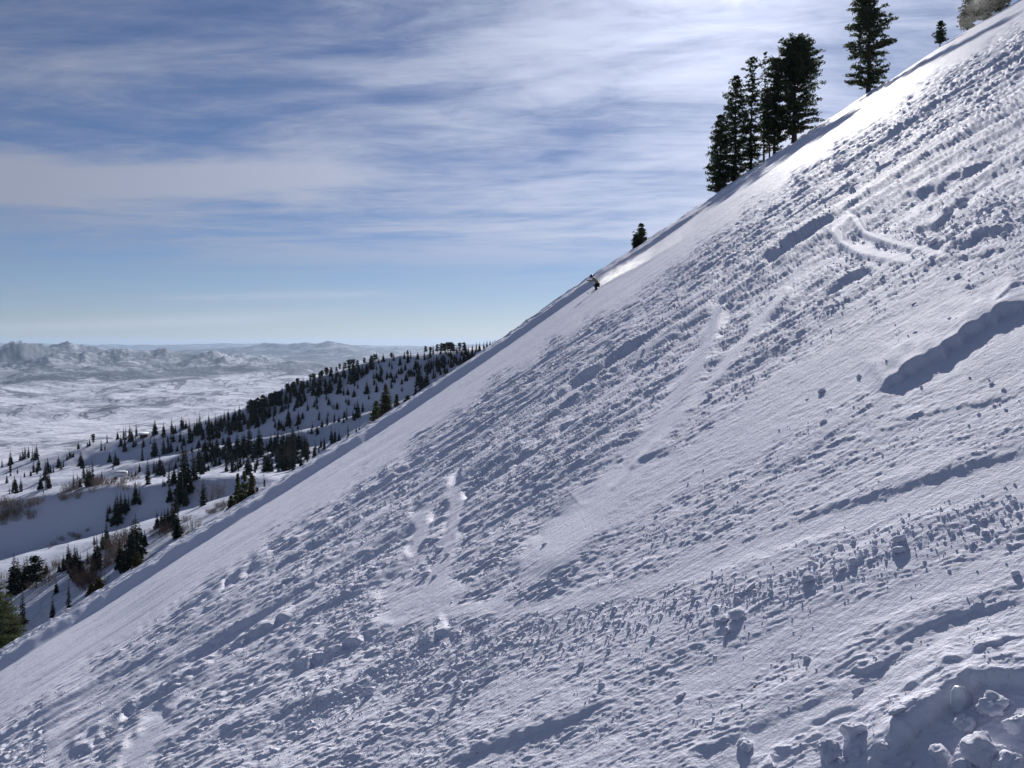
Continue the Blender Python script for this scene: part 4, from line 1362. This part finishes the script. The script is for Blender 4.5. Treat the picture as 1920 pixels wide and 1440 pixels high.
M_CAP = simple_snow('roof_snow')
p = hill_hit(270, 819.5)
cab = thing('mountain_cabin', 'small brown timber cabin with snowy gable roof on the crest', 'cabin', p, None, 0.25)
mb = MB(); mb.box(-3.3, 3.3, -2.4, 2.4, -1.5, 2.6); link('wall', mb.mesh('cabin_wall', M_WOOD), cab)
mb = MB()
for sy in (-1, 1):
    V = [(-4.5, sy * 3.3, 2.3), (4.5, sy * 3.3, 2.3), (4.5, 0, 4.2), (-4.5, 0, 4.2), (-4.5, sy * 3.3, 2.5), (4.5, sy * 3.3, 2.5), (4.5, 0, 4.4), (-4.5, 0, 4.4)]
    mb.add(V, [(0, 1, 2, 3), (4, 5, 6, 7), (0, 1, 5, 4), (1, 2, 6, 5), (2, 3, 7, 6), (3, 0, 4, 7)])
rf = link('roof', mb.mesh('cabin_roof', M_WOOD), cab)
mb = MB()
for sy in (-1, 1):
    V = [(-4.4, sy * 3.2, 2.52), (4.4, sy * 3.2, 2.52), (4.4, sy * 0.01, 4.42), (-4.4, sy * 0.01, 4.42), (-4.3, sy * 3.1, 2.95), (4.3, sy * 3.1, 2.95), (4.3, sy * 0.01, 4.85), (-4.3, sy * 0.01, 4.85)]
    mb.add(V, [(0, 1, 2, 3), (4, 5, 6, 7), (0, 1, 5, 4), (1, 2, 6, 5), (2, 3, 7, 6), (3, 0, 4, 7)])
link('snow_cover', mb.mesh('cabin_snow', M_CAP), rf)
mb = MB(); mb.box(-0.5, 0.5, -0.05, 0.05, 0, 2.0); link('door', mb.mesh('cabin_door', M_GLASS), cab, (0.6, -2.45, -0.3))
wm = MB(); wm.box(-0.5, 0.5, -0.05, 0.05, 0, 0.9); wme = wm.mesh('cabin_window', M_GLASS)
for x in (-2.1, 2.2):
    link('window', wme, cab, (x, -2.45, 0.9))

p = hill_hit(226, 897)
K = p.y / FPX
lift = thing('ski_lift_station', 'low ski lift top station with pale roof on posts on the knoll crest', 'lift station', p, None, 0.1)
mb = MB(); mb.box(-10 * K, 10 * K, -1.6, 1.6, 10.5 * K, 11.6 * K); mb.box(-9 * K, 9 * K, -1.4, 1.4, 11.6 * K, 12.4 * K)
rf = link('roof', mb.mesh('lift_roof', M_METAL), lift)
mb = MB(); mb.box(-10.2 * K, 8 * K, -1.7, 1.7, 12.4 * K, 14 * K); link('snow_cover', mb.mesh('lift_snow', M_CAP), rf)
mb = MB(); mb.box(-8.5 * K, 8.6 * K, -1.2, 1.2, 7.6 * K, 10.5 * K); link('housing', mb.mesh('lift_housing', M_WHITE), lift)
mb = MB(); mb.box(8.7 * K, 12 * K, -1.3, 1.3, 8.5 * K, 13.4 * K); link('end_panel', mb.mesh('lift_end', M_WHITE), lift)
pm = MB(); pm.tube([(0, 0, -1.5), (0, 0, 7.6 * K)], [0.22, 0.22], 6); pme = pm.mesh('lift_post', M_METAL)
for x in (-7.5, 6.5):
    link('post', pme, lift, (x * K, 0, 0))
mb = MB(); mb.box(-1.1, 1.1, -1.0, 1.0, 0, 2.0); mb.add([(-1.3, -1.2, 2), (1.3, -1.2, 2), (1.3, 1.2, 2), (-1.3, 1.2, 2), (0, 0, 2.7)], [(0, 1, 4, 4), (1, 2, 4, 4), (2, 3, 4, 4), (3, 0, 4, 4)])
hut = hill_hit(221, 898)
h_ = link('operator_hut', mb.mesh('operator_hut', M_WOOD), None, hut - Vector((0, 3.5, 0.4)), label='tiny dark operator hut in front of the ski lift station', category='hut')

p = hill_hit(495, 903)
pl = thing('trail_post', 'thin upright post on the flat knoll above the lower brow', 'post', p)
mb = MB(); mb.tube([(0, 0, -0.5), (0, 0, 3.9)], [0.09, 0.07], 6); link('pole', mb.mesh('post_pole', M_METAL), pl)
mb = MB(); mb.box(-0.3, 0.3, -0.04, 0.04, 3.0, 3.5); link('marker_plate', mb.mesh('post_plate', M_WOOD), pl, (0.0, -0.12, 0))
p = hill_hit(496, 917)
a, b, c = pine_meshes(77, 3.4, [(0, .1), (.2, .9), (.35, .3), (.55, .9), (.7, .2), (1, .1)], dens=0.5, clump=0.22, quads=10, qs=0.1, gap=0.3, trunk_r=0.07, zlow=0.2, m=M_FIR)
st = thing('stunted_fir', 'stunted little fir with two side arms below the thin post', 'fir tree', p)
t = link('trunk', a, st); link('limbs', b, t, kind='stuff'); link('crown', c, st)

# ------------------------------------------------------------------ the skier
def skin(name, pts, edges, rad, m, parent, loc=(0, 0, 0), sub=1, root=0):
    me = bpy.data.meshes.new(name)
    me.from_pydata([tuple(p) for p in pts], edges, [])
    o = link(name, me, parent, loc)
    md = o.modifiers.new('skin', 'SKIN')
    md.use_smooth_shade = True
    for i, v in enumerate(me.skin_vertices[0].data):
        v.radius = (rad[i], rad[i]); v.use_root = (i == root)
    ss = o.modifiers.new('sub', 'SUBSURF'); ss.levels = sub; ss.render_levels = sub
    me.materials.append(m)
    return o


M_SKIN = mat('skin', (0.45, 0.28, 0.21), 0.6, 0.3)
M_JACKET = mat('olive_grey_jacket', (0.17, 0.19, 0.15), 0.8, 0.2, (0.22, 0.24, 0.19), 6)
M_BLACK = mat('black_cloth', (0.018, 0.019, 0.024), 0.7, 0.3)
M_HELMET = mat('helmet', (0.02, 0.022, 0.03), 0.25, 0.5)
M_SKI = mat('ski_topsheet', (0.03, 0.03, 0.04), 0.3, 0.5)

foot, YS = slope_surface(1119, 546)
S = YS / FPX                                    # metres per photo pixel at the skier
fall = Vector((-1, -0.05, -0.63)).normalized()
nrm = Vector((-0.63, -0.03, 1)).normalized()
u_ = 1.95 * 0.52                                 # body scale fitted to the photo's crouched height of 24 px
k = 27.5 * S / 1.12                               # crouched height in local units is about 1.12
person = thing('person', 'skier in olive jacket and black helmet crouched low ahead of a snow plume', 'person', foot)
# local metres: x right (uphill), z up, y away
J = dict(pelvis=(0.10, 0, 0.42), spine=(0.05, 0, 0.62), chest=(-0.12, 0, 0.80), neck=(-0.27, 0, 0.93), head=(-0.36, 0, 1.01), crown=(-0.39, 0, 1.10),
         shl=(-0.18, -0.18, 0.84), ell=(-0.38, -0.30, 0.70), hal=(-0.60, -0.28, 0.72), shr=(-0.16, 0.18, 0.86), elr=(-0.36, 0.28, 0.72), har=(-0.58, 0.26, 0.78),
         hipl=(0.10, -0.11, 0.40), knl=(-0.17, -0.13, 0.36), anl=(0.03, -0.13, 0.09), tol=(-0.16, -0.14, 0.0),
         hipr=(0.10, 0.11, 0.42), knr=(-0.15, 0.13, 0.42), anr=(0.06, 0.13, 0.15), tor=(-0.13, 0.13, 0.06))
names = list(J)
idx = {n: i for i, n in enumerate(names)}
P_ = [Vector(J[n]) * k for n in names]
E_ = [('pelvis', 'spine'), ('spine', 'chest'), ('chest', 'neck'), ('neck', 'head'), ('head', 'crown'), ('chest', 'shl'), ('shl', 'ell'), ('ell', 'hal'), ('chest', 'shr'), ('shr', 'elr'), ('elr', 'har'),
      ('pelvis', 'hipl'), ('hipl', 'knl'), ('knl', 'anl'), ('anl', 'tol'), ('pelvis', 'hipr'), ('hipr', 'knr'), ('knr', 'anr'), ('anr', 'tor')]
R_ = dict(pelvis=.13, spine=.125, chest=.15, neck=.06, head=.098, crown=.07, shl=.075, ell=.05, hal=.035, shr=.075, elr=.05, har=.035,
          hipl=.10, knl=.068, anl=.05, tol=.04, hipr=.10, knr=.068, anr=.05, tor=.04)
body = skin('body', P_, [(idx[a], idx[b]) for a, b in E_], [R_[n] * k for n in names], M_SKIN, person, sub=1)


def sub_skin(name, nm, ed, grow, m, par=person, over=None):
    ii = {n: i for i, n in enumerate(nm)}
    over = over or {}
    return skin(name, [Vector(over.get(n, J[n])) * k for n in nm], [(ii[a], ii[b]) for a, b in ed], [(R_[n] + grow) * k for n in nm], m, par, sub=1)


sub_skin('jacket', ['pelvis', 'spine', 'chest', 'neck', 'shl', 'ell', 'hal', 'shr', 'elr', 'har'],
         [('pelvis', 'spine'), ('spine', 'chest'), ('chest', 'neck'), ('chest', 'shl'), ('shl', 'ell'), ('ell', 'hal'), ('chest', 'shr'), ('shr', 'elr'), ('elr', 'har')], 0.022, M_JACKET,
         over=dict(hal=(-0.54, -0.29, 0.715), har=(-0.52, 0.265, 0.765)))
sub_skin('trousers', ['pelvis', 'hipl', 'knl', 'anl', 'hipr', 'knr', 'anr'], [('pelvis', 'hipl'), ('hipl', 'knl'), ('knl', 'anl'), ('pelvis', 'hipr'), ('hipr', 'knr'), ('knr', 'anr')], 0.02, M_BLACK)
for s_, a_, t_ in ((1, 'anl', 'tol'), (2, 'anr', 'tor')):
    skin('boot', [Vector(J[a_]) * k + Vector((0, 0, .08 * k)), Vector(J[a_]) * k, Vector(J[t_]) * k], [(0, 1), (1, 2)], [.075 * k, .075 * k, .058 * k], M_BLACK, person, sub=1)
for h_ in ('hal', 'har'):                        # mittened hands closed on the poles
    hp = Vector(J[h_]) * k
    skin('glove', [hp, hp + Vector((-.07, 0, 0)) * k, hp + Vector((-.12, 0, -.01)) * k, hp + Vector((-.135, 0, -.05)) * k, hp + Vector((-.05, -.045, .01)) * k],
         [(0, 1), (1, 2), (2, 3), (1, 4)], [.045 * k, .05 * k, .036 * k, .026 * k, .024 * k], M_BLACK, person, sub=1)
import bmesh


def uv_ball(name, r, m, sc=(1, 1, 1), half=False):
    bm = bmesh.new(); bmesh.ops.create_uvsphere(bm, u_segments=16, v_segments=10, radius=r)
    if half:
        bmesh.ops.delete(bm, geom=[v for v in bm.verts if v.co.z < -0.35 * r], context='VERTS')
    for v in bm.verts:
        v.co = Vector((v.co.x * sc[0], v.co.y * sc[1], v.co.z * sc[2]))
    me = bpy.data.meshes.new(name); bm.to_mesh(me); bm.free()
    for p_ in me.polygons:
        p_.use_smooth = True
    me.materials.append(m); return me


he = link('helmet', uv_ball('helmet', .15 * k, M_HELMET, (1.1, .95, 1.0), True), person, Vector((-0.35, 0, 1.06)) * k)
he.rotation_euler = (0, -0.35, 0)
gg = link('goggles', uv_ball('goggles', .075 * k, M_GLASS, (.6, 1.5, .7)), person, Vector((-0.47, 0, 1.02)) * k)
# skis lie along the slope, tips towards the lower left of the run
tip, _ = slope_surface(1101, 558)
sd = (tip - foot); sd = (sd - nrm * sd.dot(nrm)); sd.normalize()
sx_ = sd.cross(nrm).normalized()
for off, nm_ in ((-0.14, 'anl'), (0.14, 'anr')):
    mb = MB()
    Ls = 21 * S * 0.5
    pts = []
    for t in (-0.75, -0.4, 0.2, 0.7, 0.95, 1.05):
        c = sd * (Ls * (0.55 + t)) * 1.0
        lift_ = 0.0 if t < 0.8 else (t - 0.8) * 0.5
        w_ = 0.05 if t < 0.9 else 0.03
        base = Vector(J[nm_]) * k * 0 + sx_ * off * k * 1.2 + nrm * (0.05 + lift_) + c
        pts.append((base - sx_ * w_, base + sx_ * w_))
    V = [q for a_, b_ in pts for q in (a_, b_, b_ + nrm * .03, a_ + nrm * .03)]
    F = []
    for i in range(len(pts) - 1):
        for j in range(4):
            F.append((i * 4 + j, i * 4 + (j + 1) % 4, i * 4 + 4 + (j + 1) % 4, i * 4 + 4 + j))
    F += [(0, 1, 2, 3), (len(pts) * 4 - 4, len(pts) * 4 - 3, len(pts) * 4 - 2, len(pts) * 4 - 1)]
    mb.add([tuple(v) for v in V], F)
    link('ski', mb.mesh('ski', M_SKI), person)
for i, h_ in enumerate(('hal', 'har')):
    hp = Vector(J[h_]) * k + Vector((-.08, 0, 0)) * k
    mb = MB(); e = hp + Vector((0.62, 0.05, -0.42)) * k
    mb.tube([tuple(hp + (hp - e) * .08), tuple(e)], [.012, .009], 6)
    o = link('ski_pole', mb.mesh('ski_pole', M_METAL), None, foot, label=['ski pole in the near hand of the crouched skier, trailing uphill', 'ski pole in the far hand of the crouched skier, trailing uphill'][i], category='ski pole')
    mb = MB(); b_ = e + (hp - e) * .06; mb.tube([tuple(b_ - Vector((0, 0, .01))), tuple(b_ + Vector((0, 0, .01)))], [.05, .05], 8)
    link('basket', mb.mesh('pole_basket', M_BLACK), o)

# a tiny figure standing on the knoll crest
p = hill_hit(81.5, 926)
pf = thing('person', 'tiny dark figure standing on the knoll crest at far left', 'person', p)
PJ = [(0, 0, .95), (0, 0, 1.2), (0, 0, 1.42), (0, 0, 1.55), (0, -.02, 1.68), (-.2, 0, 1.4), (-.3, 0, 1.12), (-.24, -.15, .92), (.2, 0, 1.4), (.3, 0, 1.12), (.24, -.15, .92), (-.1, 0, .9), (-.13, -.03, .5), (-.14, 0, .06), (.1, 0, .9), (.13, -.03, .5), (.14, 0, .06)]
PE = [(0, 1), (1, 2), (2, 3), (3, 4), (2, 5), (5, 6), (6, 7), (2, 8), (8, 9), (9, 10), (0, 11), (11, 12), (12, 13), (0, 14), (14, 15), (15, 16)]
skin('body', PJ, PE, [.15, .15, .16, .06, .11, .08, .06, .045, .08, .06, .045, .11, .08, .06, .11, .08, .06], M_BLACK, pf)

# ------------------------------------------------------------------ snow chunks lying on the slope
def chunk_mesh(seed, sub=3, rough=0.09, planes=9):
    r = np.random.default_rng(seed)
    bm = bmesh.new(); bmesh.ops.create_icosphere(bm, subdivisions=sub, radius=1.0)
    N_ = rdir(r, planes); Dp = r.uniform(0.52, 0.95, planes)
    from mathutils import noise as mn
    off = Vector(r.uniform(-50, 50, 3))
    for v in bm.verts:
        d = np.array(v.co.normalized())
        c = N_ @ d
        rad = 1.05
        for ci, di in zip(c, Dp):
            if ci > 0.05:
                rad = min(rad, di / ci)
        q = Vector(d)
        rad += rough * 1.6 * mn.noise(q * 1.7 + off) + rough * 0.9 * mn.noise(q * 4.3 + off) + rough * 0.45 * mn.noise(q * 10 + off)
        v.co = q * rad
    me = bpy.data.meshes.new('snow_chunk'); bm.to_mesh(me); bm.free()
    for p_ in me.polygons:
        p_.use_smooth = True
    me.materials.append(M_SNOW)
    return me


CH_HI = [chunk_mesh(900 + i, 4, 0.15, 7) for i in range(4)]
CH_LO = [chunk_mesh(920 + i, 3, 0.12, 8) for i in range(7)]
CHUNKS = [  # px, py, diameter px, squash, near, label
    (1607, 1364, 60, .8, 1, 'rounded block of snow with a flat shaded face left of the big lump'),
    (1562, 1404, 60, 1.0, 1, 'upright lump of snow below the rounded block, near the bottom edge'),
    (1583, 1426, 24, .9, 1, 'small ball of snow touching the upright lump at the bottom edge'),
    (1612, 1412, 26, .6, 1, 'flat crumb of snow between the upright lump and the dark big lump'),
    (1400, 1388, 52, .55, 1, 'low domed lump of snow alone near the bottom, left of the blocks'),
    (1440, 1425, 60, .4, 1, 'sunken flat slab of snow at the bottom edge under the domed lump'),
    (1868, 1312, 74, .8, 1, 'upper rounded lump of the big snow pile in the bottom right corner'),
    (1850, 1392, 96, .8, 1, 'largest shaded lump of the snow pile filling the bottom right corner'),
    (1768, 1404, 62, .8, 1, 'left shoulder lump of the dark snow pile in the bottom right corner'),
    (1916, 1352, 60, .9, 1, 'lump of the snow pile cut off by the right edge of the picture'),
    (1815, 1350, 50, .9, 1, 'lump wedged under the ice plate in the corner snow pile'),
    (1900, 1425, 70, .9, 1, 'lowest lump of the pile, in the very corner of the picture'),
    (1806, 1432, 50, .8, 1, 'lump at the bottom edge between the left shoulder and the largest lump'),
    (1668, 1405, 28, .8, 1, 'small snow ball midway between the blocks and the corner pile'),
    (1702, 1422, 22, .8, 1, 'pebble sized snow ball beside the left shoulder of the corner pile'),
    (1700, 1350, 40, .4, 1, 'flat crust piece above the left shoulder of the corner pile'),
    (1515, 1232, 18, .9, 0, 'lone small snow block right of centre in the lower smooth snow'),
    (1905, 1073, 22, .9, 0, 'single snow block at the right edge on the bright wind packed band'),
    (1384, 1143, 50, .6, 0, 'biggest clod of the debris row below the bright ski track'),
    (1360, 1158, 30, .6, 0, 'flat clod under the left side of the biggest clod'),
    (1345, 1138, 22, .7, 0, 'small clod at the left end of the biggest clod'),
    (1366, 1182, 20, 1., 0, 'pointed upright clod standing below the biggest clod'),
    (1692, 1008, 34, .8, 0, 'upper clod of the pair on the right of the debris band'),
    (1690, 1030, 26, 1., 0, 'lower clod of the pair on the right of the debris band'),
    (1602, 1052, 26, .9, 0, 'tall clod halfway along the debris band'),
    (1584, 1068, 20, .7, 0, 'clod resting against the foot of the tall clod'),
    (1520, 1082, 34, .7, 0, 'dark faced clod at the left part of the debris band'),
    (1411, 1096, 32, .4, 0, 'crumbly flat clod at the left end of the debris band'),
    (1872, 380, 22, .8, 0, 'roundest boulder of snow at the upper right near the edge'),
    (1856, 394, 16, .7, 0, 'pale clod leaning on the roundest boulder of snow'),
    (1803, 376, 20, .8, 0, 'snow boulder left of the roundest boulder at upper right'),
    (1753, 448, 24, .7, 0, 'rough clod at the fork of the dug tracks at right'),
    (1884, 436, 22, .7, 0, 'clod on the dug track close to the right edge'),
    (1748, 485, 12, .9, 0, 'small clod just beneath the dug track'),
    (1797, 516, 16, .8, 0, 'square clod on smooth snow with a clod beside it'),
    (1780, 520, 11, .5, 0, 'low clod left of the square clod'),
    (1713, 568, 16, .4, 0, 'flat plate of snow tilted on the smooth upper fan'),
    (1784, 600, 12, .5, 0, 'oval clod above the long shaded bank'),
    (1718, 624, 12, .4, 0, 'thin clod on the smooth fan above the bank tip'),
    (1562, 577, 16, 1., 0, 'upright clod casting a dark shadow above the smooth fan'),
    (1540, 729, 18, .8, 0, 'lone round clod with a trailing groove on the smooth fan'),
    (1513, 745, 10, .4, 0, 'small clod in the groove left of the lone round clod'),
    (1727, 722, 10, 1., 0, 'small upright clod just below the long shaded bank'),
    (1860, 716, 13, .7, 0, 'clod right of the small upright clod under the bank'),
    (1545, 788, 16, .8, 0, 'clod at the lower rim of the smooth fan'),
    (930, 1042, 22, .8, 0, 'pointed block beside the steep sided ski groove'),
    (823, 1022, 26, .8, 0, 'crusty clod between the two upper ski grooves'),
    (838, 1034, 16, .8, 0, 'small clod touching the crusty clod between the grooves'),
    (798, 1068, 26, .8, 0, 'clod at the lower mouth of the left groove'),
    (812, 1076, 16, .8, 0, 'small clod at the right of the clod in the groove mouth'),
    (693, 1288, 26, 1., 0, 'jagged clod on the debris at the lower middle left'),
    (1128, 1128, 22, .5, 0, 'slab edge lying on the sunny ski track'),
    (1020, 1015, 16, .7, 0, 'small clod on the smooth worn strip left of the ledge'),
    (1092, 1242, 22, .7, 0, 'clod alone on rough snow under the middle of the ski track'),
    (1280, 1300, 24, .5, 0, 'low clod at the lip of the long diagonal bank'),
    (1610, 1290, 30, .4, 0, 'shaded low slab in the lower right wind packed snow'),
    (1825, 1018, 14, .7, 0, 'clod between the two bright bands near the right side'),
]
R_SLOPE = Vector((0, 0, 1)).rotation_difference(nrm)
for i, (cx_, cy_, dpx, sq, hi, lab) in enumerate(CHUNKS):
    q, Yq = slope_surface(cx_, cy_ + dpx * 0.30)
    rm = dpx * 0.5 * Yq / FPX * (0.74 if hi else 0.82)
    r_ = random.Random(i)
    me = CH_HI[i % 4] if hi else CH_LO[i % 7]
    q = q + nrm * rm * sq * 0.35
    o = link('snow_chunk', me, None, q, label=lab, category='snow chunk', group='chunks of snow lying on the slope')
    o.rotation_mode = 'QUATERNION'
    from mathutils import Quaternion
    o.rotation_quaternion = R_SLOPE @ Quaternion((0, 0, 1), r_.uniform(0, 6.28)) @ Quaternion((1, 0, 0), r_.uniform(-.25, .25))
    o.scale = (rm * 1.12, rm * r_.uniform(.8, 1.0), rm * sq * (1.0 if hi else 0.72))

# clear ice plate standing on the corner pile
M_ICE = bpy.data.materials.new('cloudy_ice'); M_ICE.use_nodes = True
bi = M_ICE.node_tree.nodes['Principled BSDF']
bi.inputs['Base Color'].default_value = (0.86, 0.9, 0.95, 1); bi.inputs['Roughness'].default_value = 0.28
bi.inputs['Transmission Weight'].default_value = 0.6; bi.inputs['IOR'].default_value = 1.31
q, Yq = slope_surface(1800, 1330)
sc_ = Yq / FPX
mb = MB()
ol = [(-17, -26), (14, -24), (22, -4), (20, 18), (6, 34), (-12, 36), (-20, 24), (-19, 0)]
n_ = len(ol)
V = [(x * sc_, -4 * sc_, z * sc_) for x, z in ol] + [(x * sc_ * .9, 4 * sc_, z * sc_ * .92) for x, z in ol] + [(0, -6 * sc_, 3 * sc_), (0, 6 * sc_, 3 * sc_)]
F = []
for j in range(n_):
    a_, b_ = j, (j + 1) % n_
    F += [(a_, b_, b_ + n_, a_ + n_), (b_, a_, 2 * n_, 2 * n_), (a_ + n_, b_ + n_, 2 * n_ + 1, 2 * n_ + 1)]
mb.add(V, F)
link('ice_plate', mb.mesh('ice_plate', M_ICE, True), None, q + Vector((0, 0, 14 * sc_)), label='clear plate of ice standing on edge on the corner snow pile', category='ice')
# small fallen leaf / bark scrap
M_LEAF = mat('dead_leaf', (0.16, 0.04, 0.025), 0.7, 0.2)
q, Yq = slope_surface(1420, 1296); s1 = Yq / FPX
mb = MB()
mb.add([(-4 * s1, 0, 0), (0, -2.5 * s1, 1.5 * s1), (5 * s1, 0, 3 * s1), (1 * s1, 2.5 * s1, 2.6 * s1), (-4 * s1, 0, .5 * s1), (5 * s1, 0, 3.4 * s1)], [(0, 1, 2, 3), (4, 1, 5, 3), (0, 1, 4, 4), (0, 3, 4, 4)])
mb.add([(-5 * s1, 0, -2 * s1), (-1 * s1, -2 * s1, -1 * s1), (2 * s1, 0, 0), (-2 * s1, 2 * s1, 0)], [(0, 1, 2, 3)])
link('dead_leaf', mb.mesh('dead_leaf', M_LEAF), None, q + nrm * 0.012, label='tiny red brown scrap of leaf on the snow, lower right', category='leaf')

# ------------------------------------------------------------------ crumbs of snow strewn over the rough parts: nobody could count them
def debris(n, seed, y0=300):
    r = np.random.default_rng(seed)
    bm = bmesh.new(); bmesh.ops.create_icosphere(bm, subdivisions=1, radius=1.0)
    bv = np.array([v.co[:] for v in bm.verts]); bf = np.array([[v.index for v in f.verts] for f in bm.faces]); bm.free()
    px = r.uniform(-40, 1960, n * 6); py = r.uniform(20, 1470, n * 6)
    rough, cut, a1, b2 = slope_masks(px, py)
    pat = pn(px / 90.0, py / 60.0, 400) + 0.6 * pn(px / 30.0, py / 22.0, 401)
    # debris rows
    acc = np.zeros(px.shape)
    for pts, w in (([(1060, 1170), (1250, 1140), (1420, 1120), (1560, 1075), (1700, 1015), (1900, 960)], 44), ([(620, 1150), (800, 1190), (1000, 1190), (1200, 1160)], 44), ([(1600, 480), (1750, 450), (1920, 400)], 34), ([(780, 1080), (830, 1020)], 26), ([(600, 1330), (760, 1250), (900, 1210)], 50)):
        d, _, _ = polydist(px, py, pts)
        acc = np.maximum(acc, np.exp(-(d / w) ** 2))
    pr = rough * sst(-0.05, 0.45, pat) * 0.55 + acc * 0.6
    ok = (b2 > 6) & (r.random(len(px)) < pr * (1 - cut))
    px = px[ok][:n]; py = py[ok][:n]; acc = acc[ok][:n]
    p, Y = slope_at(px, py)
    x = p[:, 0]; y = p[:, 1]
    h, _ = slope_height(x, y, px, py, 0.004 * Y + 0.002)
    siz = np.exp(r.normal(math.log(1.7), 0.5, len(px))) * (1 + 0.6 * acc)
    siz = np.clip(siz, 1.0, 9.0) * (0.8 + 0.1 * sst(30, 3, Y)) * Y / FPX
    nn = np.array([-0.53, -0.025, 0.845])
    c = p + nn * (h + siz * 0.05)[:, None]
    q = r.normal(size=(len(px), 4)); q /= np.linalg.norm(q, axis=1, keepdims=True)
    w_, a_, b_, c_ = q.T
    Rm = np.stack([1 - 2 * (b_ * b_ + c_ * c_), 2 * (a_ * b_ - c_ * w_), 2 * (a_ * c_ + b_ * w_), 2 * (a_ * b_ + c_ * w_), 1 - 2 * (a_ * a_ + c_ * c_), 2 * (b_ * c_ - a_ * w_),
                   2 * (a_ * c_ - b_ * w_), 2 * (b_ * c_ + a_ * w_), 1 - 2 * (a_ * a_ + b_ * b_)], -1).reshape(-1, 3, 3)
    jit = 1 + r.normal(0, 0.16, (len(px), len(bv), 1))
    sc = r.uniform(0.6, 1.15, (len(px), 1, 3))
    V = np.einsum('nij,nkj->nki', Rm, bv[None] * jit * sc) * siz[:, None, None] + c[:, None, :]
    F = bf[None] + (np.arange(len(px)) * len(bv))[:, None, None]
    me = mesh_np('snow_crumbs', V.reshape(-1, 3), F.reshape(-1, 3), True, [M_SNOW])
    link('snow_crumbs', me, kind='stuff')


debris(11000, 77)

# ------------------------------------------------------------------ blowing snow: real clouds of ice dust
def spray(name, pa, pb, ra, rb, density, seed, lift=0.3, nscale=1.0, aniso=0.45, stretch=2.5):
    """tapered tube of drifting snow from pa to pb (world points)"""
    m = bpy.data.materials.new(name + '_dust'); m.use_nodes = True
    T = NT(m.node_tree)
    for n in list(T.n):
        T.n.remove(n)
    t = T.node('ShaderNodeTexCoord')
    ox, oy, oz = T.sep(t.outputs['Object'])          # unit capsule along x, radius 1 in y and z
    r2 = T.math('ADD', T.math('MULTIPLY', oy, oy), T.math('MULTIPLY', oz, oz))
    f = T.ramp(r2, 0.0, 1.0, 1.0, 0.0)
    e = T.math('MULTIPLY', T.ramp(ox, -1.0, -0.6), T.ramp(ox, 0.1, 1.0, 1.0, 0.0))
    nz_ = T.noise(T.vmath('ADD', T.vmath('MULTIPLY', t.outputs['Object'], (stretch, 1.0, 1.0)), (seed * 3.1, 0, 0)), 1.3 * nscale, 4, 0.6, 0.4)
    d = T.math('MULTIPLY', T.math('MULTIPLY', f, e), T.ramp(nz_, 0.40, 0.72))
    sc = T.node('ShaderNodeVolumeScatter')
    sc.inputs['Color'].default_value = (0.97, 0.98, 1, 1)
    T.l.new(T.math('MULTIPLY', d, density), sc.inputs['Density'])
    sc.inputs['Anisotropy'].default_value = aniso
    mo = T.node('ShaderNodeOutputMaterial'); T.l.new(sc.outputs[0], mo.inputs['Volume'])
    L = (pb - pa).length / 2
    nseg, kk = 10, 12
    V, F = [], []
    for i in range(nseg + 1):
        xx = -1 + 2 * i / nseg
        rr_ = math.sqrt(max(0.0, 1 - abs(xx) ** 6)) if i not in (0, nseg) else 0.25
        for j in range(kk):
            a = 2 * math.pi * j / kk
            V.append((xx, rr_ * math.cos(a), rr_ * math.sin(a)))
    for i in range(nseg):
        for j in range(kk):
            F.append((i * kk + j, i * kk + (j + 1) % kk, (i + 1) * kk + (j + 1) % kk, (i + 1) * kk + j))
    V = np.array(V); me = bpy.data.meshes.new(name)
    me.from_pydata([tuple(v) for v in V], [], F + [tuple(range(kk))[::-1], tuple(range(nseg * kk, nseg * kk + kk))])
    me.materials.append(m)
    o = link(name, me, None, (pa + pb) / 2 + nrm * lift, kind='stuff')
    ax = (pb - pa).normalized(); zz = nrm; yy = zz.cross(ax).normalized(); zz = ax.cross(yy)
    Mx = Matrix((ax, yy, zz)).transposed().to_4x4()
    o.matrix_world = Matrix.Translation((pa + pb) / 2 + nrm * lift) @ Mx @ Matrix.Diagonal((L, ra, rb, 1))
    m.cycles.volume_sampling = 'MULTIPLE_IMPORTANCE'
    return o


a_, _ = slope_surface(1122, 541); b_, _ = slope_surface(1235, 478)
spray('snow_plume', a_, b_, 0.8, 0.6, 0.9, 1, 0.28, 2.2, 0.45, 4.0)
a_, _ = slope_surface(1200, 497); b_, _ = slope_surface(1330, 418)
spray('snow_plume', a_, b_, 1.2, 0.6, 0.12, 4, 0.3, 1.0, 0.45, 4.0)
a_, _ = slope_surface(1118, 548); b_, _ = slope_surface(1108, 554)
spray('ski_spray', a_, b_, 0.3, 0.16, 3.0, 9, 0.05, 1.0)
a_, _ = slope_surface(1800, 74); b_, _ = slope_surface(1915, 6)
spray('drifting_snow', a_, b_, 5.0, 3.0, 0.02, 7, 2.2, 1.3, 0.5, 1.6)
print('done', round(_t.time() - _t0, 1))
